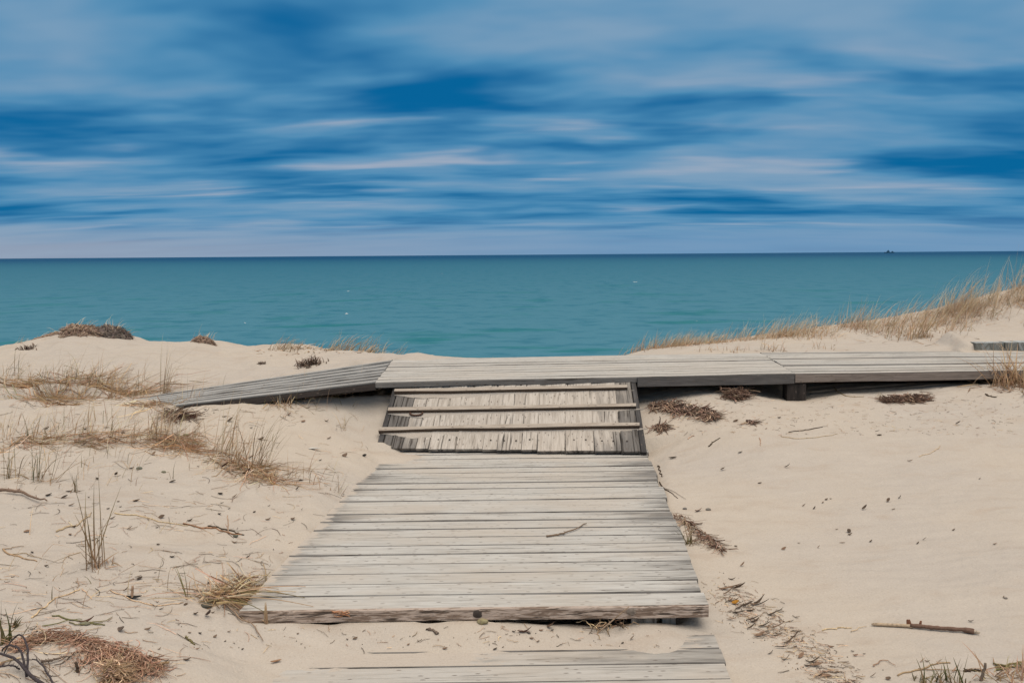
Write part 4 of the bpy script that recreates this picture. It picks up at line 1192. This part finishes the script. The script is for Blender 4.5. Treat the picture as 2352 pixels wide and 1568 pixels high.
mat('straw_mat', 'straw litter below the dark walkway', 'straw', ((580, 922), (640, 928), (700, 918), (760, 912)), .05, 150, .18, .0016, P_STR, .008, .8)
mat('straw_mat', 'straw and leaf litter behind the buried walkway end', 'straw', ((300, 930), (350, 935), (420, 925)), .07, 160, .28, .0019, P_STR, .012, .5)
mat('straw_mat', 'dark twist of dry weed in the hollow of the left field', 'straw', ((384, 945), (402, 955), (415, 960)), .03, 120, .16, .003, P_REED, .03, .9)
# straws lying over the landing corner
def straw_over():
    mb = MB()
    for qa, qb, h in (((500, 1372), (702, 1346), .03), ((520, 1366), (640, 1352), .03), ((505, 1372), (648, 1372), .02), ((515, 1364), (700, 1372), .03), ((520, 1370), (720, 1392), .02),
                      ((530, 1360), (620, 1322), .05), ((500, 1376), (610, 1406), .03), ((530, 1362), (660, 1364), .03), ((520, 1372), (680, 1358), .02), ((540, 1360), (600, 1340), .04)):
        a = at_z(qa[0], qa[1], .03); b = at_z(qb[0], qb[1], .004)
        pts = [a.lerp(b, f / 8) + UPZ * (h * math.sin(math.pi * f / 8) * .6) for f in range(9)]
        tube(mb, pts, [.0028 - .0002 * k for k in range(9)], jitc(random.choice((STRAW, PALE, STRAW, OLIVE))), 4)
    o = mb.build('straw', MAT['grass'], None, origin=at_z(500, 1372, .03))
    tag(o, 'long pale straws fanning from the heap over the corner of the landing', 'straw')
straw_over()
# clods on the left dune crest
def clod(label, qs, y, w, h, n, pal):
    P = [at_y(q[0], q[1], y) for q in qs]
    mb = MB(); cx = sum(p.x for p in P) / len(P); hx = abs(P[-1].x - P[0].x) / 2 + w * .6; sd = random.random() * 40
    def surf(a, e, k=1.0):
        d = Vector((math.cos(a) * math.cos(e), math.sin(a) * math.cos(e), math.sin(e)))
        r = (1 + .55 * n1(d.x * 2.3 + sd, d.y * 2 + d.z) + .22 * n1(d.x * 7 + sd, d.y * 6 + d.z * 5)) * k
        x = cx + d.x * hx * r; yy = y + d.y * w * r
        return Vector((x, yy, hgt(x, yy) - .02 + max(0, d.z) ** .8 * h * r))
    nu, nv = 40, 9; b0 = len(mb.v)
    for j_ in range(nv + 1):
        for i_ in range(nu):
            c = tuple(v * .85 for v in jitc(mixcol(pal), .2)); mb.add(surf(i_ / nu * 6.283, j_ / nv * 1.55), c)
    for j_ in range(nv):
        for i_ in range(nu):
            i2 = (i_ + 1) % nu; mb.f.append((b0 + j_ * nu + i_, b0 + j_ * nu + i2, b0 + (j_ + 1) * nu + i2, b0 + (j_ + 1) * nu + i_))
    for k in range(n):
        a = random.uniform(0, 6.283); e = random.uniform(0, 1.5); da = random.gauss(0, .10); de = random.gauss(-.06, .08); pts = []
        for m_ in range(5):
            pts.append(surf(a + da * m_, min(1.55, max(-.1, e + de * m_)), 1.03 + .02 * m_ * (random.random() < .5)))
        tube(mb, pts, [.003, .0032, .003, .0025, .0015], jitc(mixcol(pal), .3), 3)
    for k in range(n // 9):
        p = surf(random.uniform(0, 6.283), random.uniform(.4, 1.4))
        blade(mb, p, random.gauss(.3, 1), abs(random.gauss(.8, .4)), random.uniform(.06, .16), .0016, .8, jitc(STRAW), jitc(PALE), 4)
    o = mb.build('grass_clod', MAT['twig'], None, origin=(cx, y, hgt(cx, y)))
    tag(o, label, 'clod', 'grass clods on the left dune crest')
P_CLOD = (((.40, .28, .21), .4), ((.28, .19, .15), .25), ((.48, .36, .27), .3), (DARK, .05))
P_PEAT = (((.25, .20, .175), .45), ((.15, .12, .105), .3), ((.36, .29, .24), .25))
clod('light brown grass clod on top of the left dune crest', ((158, 762), (185, 760), (222, 760)), 10.75, .12, .10, 420, P_CLOD)
clod('dark peat clod capping the right of the left dune top', ((236, 764), (262, 762), (286, 768)), 10.8, .10, .12, 480, P_PEAT)
clod('thin brown turf rim on the left slope of the dune crest', ((85, 777), (110, 768), (140, 760)), 10.85, .08, .03, 170, P_CLOD)
clod('rounded brown clod on the lower crest right of the dip', ((450, 780), (468, 779), (484, 782)), 10.85, .07, .07, 220, P_CLOD)
clod('flat brown turf scrap at the far left end of the crest', ((10, 794), (40, 788), (60, 783)), 10.8, .08, .02, 90, P_CLOD)
def dark_tuft(label, qx, qy, hq, w, n):
    p = gnd(qx, qy); D = (p - CAM).length; mb = MB()
    for i in range(n):
        x = p.x + random.gauss(0, w); y = p.y + random.gauss(0, w * .5)
        blade(mb, (x, y, hgt(x, y)), random.choice((0.3, 2.9)) + random.gauss(0, .8), abs(random.gauss(.6, .4)), hq / F * D * random.uniform(.3, 1), .0055, abs(random.gauss(1.0, .4)), jitc((.17, .12, .095)), jitc((.32, .23, .18)), 5)
    o = mb.build('dead_tuft', MAT['grass'], None, origin=p)
    tag(o, label, 'grass tuft', 'dead tufts on the left dune face')
dark_tuft('big dark dead tuft on the dune face above the dark walkway', 712, 838, 26, .055, 120)
dark_tuft('small dead tuft on the dune face left of the big one', 600, 836, 10, .022, 26)
dark_tuft('dark dead tuft near the left end of the dune face', 62, 802, 14, .05, 50)

# -- leaves ---------------------------------------------------------------
def leaf_mesh(mb, p, L, W, az, col, curl=.6, roll=0.0, n=5, tilt=0.0):
    """a curled leaf with a raised rim and real thickness"""
    a = Vector((math.cos(az), math.sin(az), 0)); b = Vector((-a.y, a.x, 0))
    base = len(mb.v); th = .0012
    for s in (0, 1):
        for i in range(n + 1):
            f = i / n; ww = W * math.sin(math.pi * min(.98, max(.04, f))) ** .7
            z = curl * L * (f - .4) ** 2 * 1.2
            for k in (-1, 0, 1):
                q = p + a * (L * (f - .5)) + b * (ww * .5 * k) + UPZ * (z + tilt * L * f + abs(k) * ww * .45 * (0.6 + roll * k) - s * th + .003)
                mb.add(q, col if k else tuple(x * .8 for x in col))
    m_ = (n + 1) * 3
    for s in (0, 1):
        o_ = base + s * m_
        for i in range(n):
            for k in range(2):
                q = o_ + i * 3 + k
                fc = (q, q + 1, q + 4, q + 3); mb.f.append(fc if s == 0 else fc[::-1])
    for i in range(n):
        for k in (0, 2):
            q = base + i * 3 + k; mb.f.append((q, q + 3, q + 3 + m_, q + m_))
LEAFC = ((0.10, 0.072, 0.052), (0.14, 0.095, 0.066), (0.075, 0.055, 0.042), (0.20, 0.14, 0.10), (0.26, 0.165, 0.11))
def leaf(label, qx, qy, Lq, col=None, group=None, zplane=None, ratio=.42, name='dry_leaf'):
    p = gnd(qx, qy) if zplane is None else at_z(qx, qy, zplane)
    D = (p - CAM).length; mb = MB()
    leaf_mesh(mb, p, Lq / F * D * 1.15, Lq / F * D * ratio * random.uniform(.8, 1.3), random.uniform(-.9, .9), col or random.choice(LEAFC), random.uniform(.2, .9), random.uniform(-.8, .8), tilt=random.choice((0, .05, .15, .5)))
    o = mb.build(name, MAT['leaf'], None, origin=p)
    return tag(o, label, 'leaf', group)
leaf('black curled leaf on the lower left sand', 308, 1374, 32, (.025, .025, .024), ratio=.3)
leaf('dark red-brown leaf left of the black curled leaf', 199, 1429, 26, (.10, .05, .035))
leaf('grey-brown folded leaf on the sand right of the red-brown one', 278, 1449, 20, (.17, .13, .105))
leaf('bright orange leaf among the litter beside the landing corner', 1689, 1387, 14, (.42, .20, .03), ratio=.8)
leaf('grey-brown spindle leaf on the sand right of the ramp foot', 1545, 1053, 16, (.20, .16, .13))
leaf('reddish folded leaf between two pebbles right of the landing', 1604, 1174, 18, (.27, .17, .135))
leaf('red-brown leaf on open sand below the reed row', 516, 1076, 20, (.16, .08, .05))
leaf('brown leaf right of the red-brown one, close to the reed stubble', 566, 1092, 18, (.17, .11, .08))
leaf('large dark leaf pair under the front board at its centre right', 1205, 1452, 28, (.17, .105, .08))
leaf('curled brown leaf right of the large pair under the front board', 1265, 1444, 20, (.15, .10, .07))
leaf('orange-brown leaf on the bottom sand left of the lower step', 634, 1521, 20, (.34, .20, .12))
leaf('dark brown leaf on the lower left sand below the landing corner', 430, 1516, 14, (.16, .115, .085))
leaf('brown upright leaf scrap left of the straw heap', 478, 1418, 20, (.12, .085, .075))
leaf('small black scrap on the sand beside the drift at the ramp foot', 837, 1048, 9, (.02, .02, .02), ratio=.7)
TR = 'small curled dark leaf in the litter trail right of the lower step'
for k in range(46):
    f = random.random()
    qx = 1650 + 250 * f + random.gauss(0, 18) + (f * 60 if random.random() < .35 else 0); qy = 1345 + 215 * f + random.gauss(0, 20)
    if qy > 1566 or qx < 1648 + (qy - 1345) * .17: continue
    leaf(TR, qx, qy, random.uniform(10, 28), group='leaves of the litter trail', ratio=random.choice((.18, .25, .34)))
TS = 'tiny dark leaf scrap scattered on the open right sand'
for q in ((1898, 1148), (1890, 1155), (1908, 1146), (2066, 1144), (2040, 1152), (2190, 1218), (1950, 1222), (1952, 1229), (1870, 1168), (1935, 1247), (2000, 1244), (1922, 1216), (2123, 1240), (2108, 1248), (2285, 1250), (1846, 1163),
          (1700, 1040), (1808, 1074), (1660, 1080), (1745, 1110), (1690, 968), (1790, 960), (1760, 985), (2020, 1000), (2200, 975), (2090, 1060), (1985, 1170), (2052, 1170), (2250, 1100), (1835, 1248), (1880, 1258), (1800, 1262), (2230, 1428), (2305, 1372), (1690, 1255), (1705, 1300),
          (1965, 1506), (1985, 1502), (1958, 1496), (2130, 1520), (2040, 1560), (1960, 1565), (2005, 1555)):
    leaf(TS, q[0], q[1], random.uniform(5, 11), group='leaf scraps on the right sand', ratio=random.choice((.3, .4, .6)))
TL = 'small dark leaf scrap scattered on the left sand'
rl_ = random.Random(3)
for k in range(150):
    qx = rl_.uniform(0, 860); qy = 930 + 630 * rl_.random() ** .9
    if qx > 860 - (qy - 1030) * .83 - 12 and qy > 1030: continue
    if qx > 830 and qy < 1030: continue
    leaf(TL, qx, qy, random.uniform(5, 13), group='leaf scraps on the left sand', ratio=random.choice((.25, .4, .55)))
TB = 'small leaf scrap on the drifted sand below the front board'
for k in range(26):
    leaf(TB, rl_.uniform(430, 1480), rl_.uniform(1446, 1500), random.uniform(4, 10), group='leaf scraps below the front board', ratio=.45)
# fine straw and crumbs nobody could count
def litter():
    mb = MB(); r_ = random.Random(9)
    def field():
        k = r_.random()
        if k < .62:
            qx = r_.uniform(-20, 850); qy = r_.uniform(930, 1568)
            if qy > 1030 and qx > 850 - (qy - 1030) * .83: return None
            d = .5 + fbm(np.array([qx / 95.0]), np.array([qy / 40.0]), 2)[0]
            if r_.random() > d ** 2 * 2.6: return None
            return qx, qy
        if k < .80:
            f = r_.random(); return 1650 + 290 * f + r_.gauss(0, 26), min(1568, 1350 + 210 * f + r_.gauss(0, 22))
        if k < .97: return r_.uniform(1500, 2352), r_.uniform(890, 1000)
        return r_.uniform(430, 1640), r_.uniform(1440, 1490)
    c = 0
    while c < 1900:
        q = field()
        if q is None: continue
        c += 1
        p = gnd(*q)
        right_ = q[0] > 1400
        L = r_.uniform(.015, .12) if not right_ else r_.uniform(.008, .05)
        if q[1] > 1436 and 430 < q[0] < 1640: L *= .4
        az = r_.gauss(0, .6) + (math.pi if r_.random() < .5 else 0) - (.55 if right_ and q[1] > 1300 else 0)
        k_ = r_.gauss(0, .9); pts = []
        for i in range(5):
            pts.append(Vector((p.x, p.y, hgt(p.x, p.y) + .002 + .004 * r_.random())))
            az += k_ * .25
            p = p + Vector((math.cos(az), math.sin(az), 0)) * L / 4
        rr = r_.uniform(.0006, .0014)
        tube(mb, pts, [rr] * 4 + [rr * .5], jitc(r_.choice((BROWN, RED, RED, DARK, STRAW, (.14, .09, .06)))), 3)
    for k in range(1900):
        q = field()
        if q is None: continue
        p = gnd(*q); s = r_.uniform(.0010, .0030); b = len(mb.v); cc = jitc(r_.choice((DARK, BROWN, (.05, .04, .03))))
        for d in ((s, 0, 0), (-s * .6, s, 0), (-s * .6, -s, 0), (0, 0, s)):
            mb.add(p + Vector(d) + UPZ * .001, cc)
        mb.f += [(b, b + 1, b + 3), (b + 1, b + 2, b + 3), (b + 2, b, b + 3)]
    o = mb.build('plant_litter', MAT['twig'])
    tag(o, 'fine straw bits and plant crumbs strewn over the sand', 'litter', kind='stuff')
litter()
# wiry stems in the gap below the front board
def gap_debris():
    mb = MB(); c0 = PF_L + wdir * (PWID * .79) - ldir * .0 + UPZ * -.085
    for k in range(40):
        p = c0 + wdir * random.uniform(-.10, .06) + ldir * random.uniform(-.03, .06)
        pts = [p]
        az = random.uniform(0, 6.28); el = random.uniform(0, 1.0)
        for s in range(6):
            az += random.gauss(0, .5); el += random.gauss(-.2, .4)
            p = p + Vector((math.cos(az) * math.cos(el), math.sin(az) * math.cos(el), math.sin(el))) * .014
            p.z = max(min(p.z, -.053), hgt(p.x, p.y) + .001)
            pts.append(p.copy())
        tube(mb, pts, [.0016] * 7, jitc(random.choice((BROWN, STRAW, DARK)), .3), 3)
    a = at_y(1380, 1448, PF_L.y + .0 - .03); 
    pa = gnd(1372, 1453); pb_ = at_y(1445, 1392, pa.y - .01)
    tube(mb, [pa + (pb_ - pa) * (i / 6) for i in range(7)], [.003] * 6 + [.0015], (.36, .26, .18), 5)
    o = mb.build('reed_heap', MAT['twig'], None, origin=c0)
    tag(o, 'wiry dead stems caught in the gap under the front board', 'reed heap')
gap_debris()

# -- stones -----------------------------------------------------------------
def stone(label, qx, qy, wq, col, flat=.55, name='pebble', group='pebbles on the sand'):
    p = gnd(qx, qy); D = (p - CAM).length; r = wq / F * D / 2; mb = MB()
    nu, nv = 12, 7; s0 = random.random() * 50
    for j in range(nv + 1):
        th = math.pi * j / nv
        for i in range(nu):
            ph = 2 * math.pi * i / nu
            d = Vector((math.sin(th) * math.cos(ph), math.sin(th) * math.sin(ph), math.cos(th)))
            k = 1 + .35 * n1(d.x * 1.5 + s0, d.y * 1.5 + d.z)
            mb.add(p + Vector((d.x * r * k, d.y * r * .7 * k, d.z * r * flat * k + r * flat * .5)), jitc(col, .08))
    for j in range(nv):
        for i in range(nu):
            i2 = (i + 1) % nu
            mb.f.append((j * nu + i, (j + 1) * nu + i, (j + 1) * nu + i2, j * nu + i2))
    o = mb.build(name, MAT['stone'], None, smooth=True, origin=p)
    tag(o, label, 'pebble', group)
stone('grey pebble right of the landing, nearer the boards', 1573, 1169, 10, (.17, .155, .14))
stone('grey-brown pebble right of the folded leaf beside the landing', 1627, 1171, 12, (.20, .18, .155))
stone('greenish pebble on open sand, left of two below the straw row', 320, 1077, 13, (.17, .17, .13))
stone('greenish pebble on open sand, right of two below the straw row', 376, 1085, 10, (.19, .18, .13))
stone('flat green-grey stone in the lower left sand', 195, 1433, 22, (.20, .19, .13), .3)
stone('mossy yellow-green lump against the middle of the front board', 1108, 1430, 24, (.30, .26, .15), .55)
stone('dark stone under the straw heap at the landing corner', 475, 1393, 24, (.10, .095, .075), .45)
stone('small grey pebble on the far right open sand', 2310, 1374, 8, (.22, .19, .165))
stone('olive pebble in the left field beside the dense tuft litter', 428, 1000, 14, (.20, .18, .10), .4)
stone('round grey pebble on the upper left row of litter', 283, 975 + 20, 9, (.14, .125, .115))
stone('dark green pebble beside the long orange-brown root', 541, 1232, 11, (.13, .13, .10))
def shell():
    p = gnd(719, 1032); mb = MB()
    leaf_mesh(mb, p, .10, .03, .1, (.62, .60, .56), .1, 0)
    o = mb.build('shell', MAT['leaf'], None, origin=p)
    tag(o, 'white sliver of shell on the sand left of the ramp foot', 'shell')
shell()

def sparse_grass():
    mb = MB(); r_ = random.Random(21)
    bands = (((0, 960, 460, 1020), 150), ((0, 862, 340, 905), 110), ((430, 1010, 640, 1085), 80), ((600, 900, 830, 945), 45), ((0, 1040, 330, 1130), 60), ((300, 900, 520, 930), 40), ((640, 1080, 800, 1130), 25), ((0, 1200, 450, 1420), 22))
    for (x0, y0, x1, y1), n in bands:
        for k in range(n):
            qx = r_.uniform(x0, x1); qy = r_.uniform(y0, y1); p = gnd(qx, qy)
            D = (p - CAM).length; L = r_.uniform(22, 78) / F * D
            c = mixcol(((STRAW, .35), (RED, .2), (PALE, .2), (OLIVE, .17), (BROWN, .08)))
            blade(mb, p - UPZ * .01, r_.gauss(.25, 1.1), abs(r_.gauss(.35, .3)), L, r_.uniform(.0011, .0018), abs(r_.gauss(.7, .5)), jitc(c), jitc(PALE if r_.random() < .4 else c), 6, kink=r_.uniform(.6, 1.6) if r_.random() < .2 else 0)
    o = mb.build('sparse_grass', MAT['grass'])
    tag(o, 'thin scattered blades of dry grass over the left sand', 'grass', kind='stuff')
sparse_grass()

# ------------------------------------------------------------------ lake details
def foam():
    mb = MB()
    for qx, qy, wq in ((1458, 648, 9), (795, 721, 12), (800, 669, 5), (1015, 629, 3.5), (1600, 738, 4), (563, 742, 7), (1625, 737, 2.5)):
        p = at_z(qx, qy, WZ); D = (p - CAM).length; w = wq / F * D
        for k in range(4):
            c = p + Vector((random.uniform(-.4, .4) * w, random.uniform(-.2, .2) * w, 0)); r = w * random.uniform(.15, .35)
            b = len(mb.v); n = 9
            for i in range(n):
                a_ = i / n * 6.283; mb.add(c + Vector((math.cos(a_) * r, math.sin(a_) * r * .4, .05)), (.75, .76, .76))
            mb.add(c + UPZ * (.05 + r * .35), (.8, .8, .8))
            mb.f += [(b + i, b + (i + 1) % n, b + n) for i in range(n)]
    o = mb.build('foam_crests', MAT['stone'], None, smooth=True)
    tag(o, 'few tiny white wave crests on the lake', 'foam', kind='stuff')
foam()
def ship():
    d = ray(2043, 577); k = 9000.0 / d.y
    base = Vector((CAM.x + d.x * k, 9000.0, WZ))
    root = empty('ship', base)
    tag(root, 'tiny blue-grey freighter on the horizon at the right', 'ship')
    C = (.03, .10, .16)
    m, g, bs = newmat('ship_paint'); bs.inputs['Base Color'].default_value = (.02, .085, .15, 1); bs.inputs['Roughness'].default_value = .7
    n_ = g.noise(g.n('ShaderNodeNewGeometry').outputs['Position'], .2, 3)
    g.l(g.mix(g.ss(n_, .3, .7), (.02, .08, .14), (.025, .10, .165)), bs.inputs['Base Color'])
    def prism(mb, outline, y0, y1):
        b = len(mb.v); n = len(outline)
        for yy in (y0, y1):
            for x, z in outline: mb.add(base + Vector((x, yy, z)), C)
        mb.f.append(tuple(range(b, b + n))); mb.f.append(tuple(range(b + 2 * n - 1, b + n - 1, -1)))
        for i in range(n):
            j = (i + 1) % n; mb.f.append((b + i, b + n + i, b + n + j, b + j))
    mb = MB(); prism(mb, ((-42, -1), (40, -1), (46, 9), (30, 8), (-30, 8), (-46, 9.5)), -7, 7); mb.build('hull', m, root)
    mb = MB(); prism(mb, ((-24, 8), (0, 8), (-1, 17), (-5, 18), (-6, 23), (-16, 23), (-18, 16), (-24, 15)), -6, 6); mb.build('deckhouse', m, root)
    mb = MB(); prism(mb, ((-12.5, 23), (-10.5, 23), (-11.0, 33), (-12.0, 33)), -1, 1); mb.build('mast', m, root)
    mb = MB(); prism(mb, ((18, 8), (34, 8), (33, 14), (28, 17), (22, 15), (20, 14)), -5, 5); mb.build('aft_house', m, root)
ship()

# ------------------------------------------------------------------ sky and light
SUN_EL, SUN_AZ = R(68), R(155)        # azimuth from +Y toward +X
def sky():
    w = bpy.data.worlds.new('World'); S.world = w; w.use_nodes = True
    g = NT(w.node_tree)
    out = g.n('ShaderNodeOutputWorld'); bg = g.n('ShaderNodeBackground'); g.l(bg.outputs[0], out.inputs[0])
    tc = g.n('ShaderNodeTexCoord').outputs['Generated']
    s = g.sep(tc); x, y, z = s[0], s[1], s[2]
    zz = g.math('MAXIMUM', z, 0.0)
    h = g.math('ADD', zz, 0.085)
    px = g.math('DIVIDE', x, g.math('ADD', zz, .33)); py = g.math('DIVIDE', y, h)
    # long-exposure cloud sheets: soft clumps drawn out along the wind, thinner towards the horizon
    wv = g.noise(g.xyz(g.math('MULTIPLY', px, 1.1), g.math('MULTIPLY', py, .45), 2.0), 1.0, 2, .5)
    py2 = g.math('ADD', py, g.math('MULTIPLY', wv, 0.8))
    py2 = g.math('ADD', py2, g.math('MULTIPLY', px, 0.12))
    c1 = g.noise(g.xyz(g.math('MULTIPLY', px, 2.2), g.math('MULTIPLY', py2, 1.35), 13.6), 1.0, 3, .50, .0)
    c2 = g.noise(g.xyz(g.math('MULTIPLY', px, .80), g.math('MULTIPLY', py2, .50), 9.1), 1.0, 2, .5)
    c3 = g.noise(g.xyz(g.math('MULTIPLY', px, 2.0), g.math('MULTIPLY', py2, 2.2), 21.4), 1.0, 3, .5, .1)
    dens = g.math('ADD', g.math('MULTIPLY', c1, .72), g.math('MULTIPLY', c2, .34))
    dens = g.math('ADD', dens, g.math('MULTIPLY', c3, .12))
    dens = g.math('SUBTRACT', dens, .055)
    dens = g.math('ADD', dens, g.math('MULTIPLY', g.ss(z, .17, .26), .05))
    dens = g.math('ADD', dens, g.math('MULTIPLY', g.ss(z, .11, .04), .03))
    edge = g.math('MULTIPLY', g.ss(g.math('ABSOLUTE', g.math('ADD', x, .02)), .30, .50), g.math('MULTIPLY', g.ss(z, .035, .08), g.ss(z, .21, .15)))
    dens = g.math('SUBTRACT', dens, g.math('MULTIPLY', edge, .13))
    nish = g.n('ShaderNodeTexSky', sky_type='NISHITA', sun_disc=False, sun_elevation=SUN_EL, sun_rotation=SUN_AZ)
    nish.air_density = 1.0; nish.dust_density = 0.3
    clear = g.mix(1.0, nish.outputs[0], (0.0010, 0.0145, 0.0235), 'MULTIPLY')
    deep = g.mix(.2, (0.002, 0.140, 0.370), clear)
    c = g.mix(g.ss(dens, .36, .57), deep, (0.075, 0.262, 0.465))
    c = g.mix(g.ss(dens, .49, .72), c, (0.200, 0.345, 0.505))
    band = g.math('MULTIPLY', g.ss(z, .012, .035), g.ss(z, .24, .10))
    hi = g.math('MULTIPLY', g.math('MULTIPLY', g.ss(c3, .52, .80), g.ss(dens, .46, .60)), band)
    c = g.mix(g.math('MULTIPLY', hi, .8), c, (0.400, 0.440, 0.535))
    # milky belt above the horizon, warmer at the left
    side = g.ss(x, -.55, .25)
    hz = g.mix(side, (0.33, 0.385, 0.485), (0.17, 0.315, 0.500))
    hm = g.math('ADD', z, g.math('MULTIPLY', g.math('SUBTRACT', c3, .5), .020))
    c = g.mix(g.math('MULTIPLY', g.ss(hm, .040, .006), .85), c, hz)
    # overcast grows white and bright overhead
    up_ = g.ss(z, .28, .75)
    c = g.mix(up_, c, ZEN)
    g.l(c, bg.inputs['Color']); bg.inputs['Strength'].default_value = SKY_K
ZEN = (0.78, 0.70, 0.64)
EXPO = 1.09
SKY_K = 0.467
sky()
sun = bpy.data.lights.new('sun', 'SUN'); sun.energy = 1.2; sun.angle = R(55); sun.color = (1.0, 0.93, 0.82)
so = bpy.data.objects.new('sun', sun); COL.objects.link(so)
dv = Vector((math.sin(SUN_AZ) * math.cos(SUN_EL), math.cos(SUN_AZ) * math.cos(SUN_EL), math.sin(SUN_EL)))
so.rotation_euler = (-dv).to_track_quat('-Z', 'Y').to_euler()
so.location = dv * 50
S.view_settings.view_transform = 'Standard'; S.view_settings.look = 'None'
S.view_settings.exposure = EXPO; S.view_settings.gamma = 1.0
S.render.engine = 'CYCLES'
S.cycles.max_bounces = 6; S.cycles.diffuse_bounces = 3
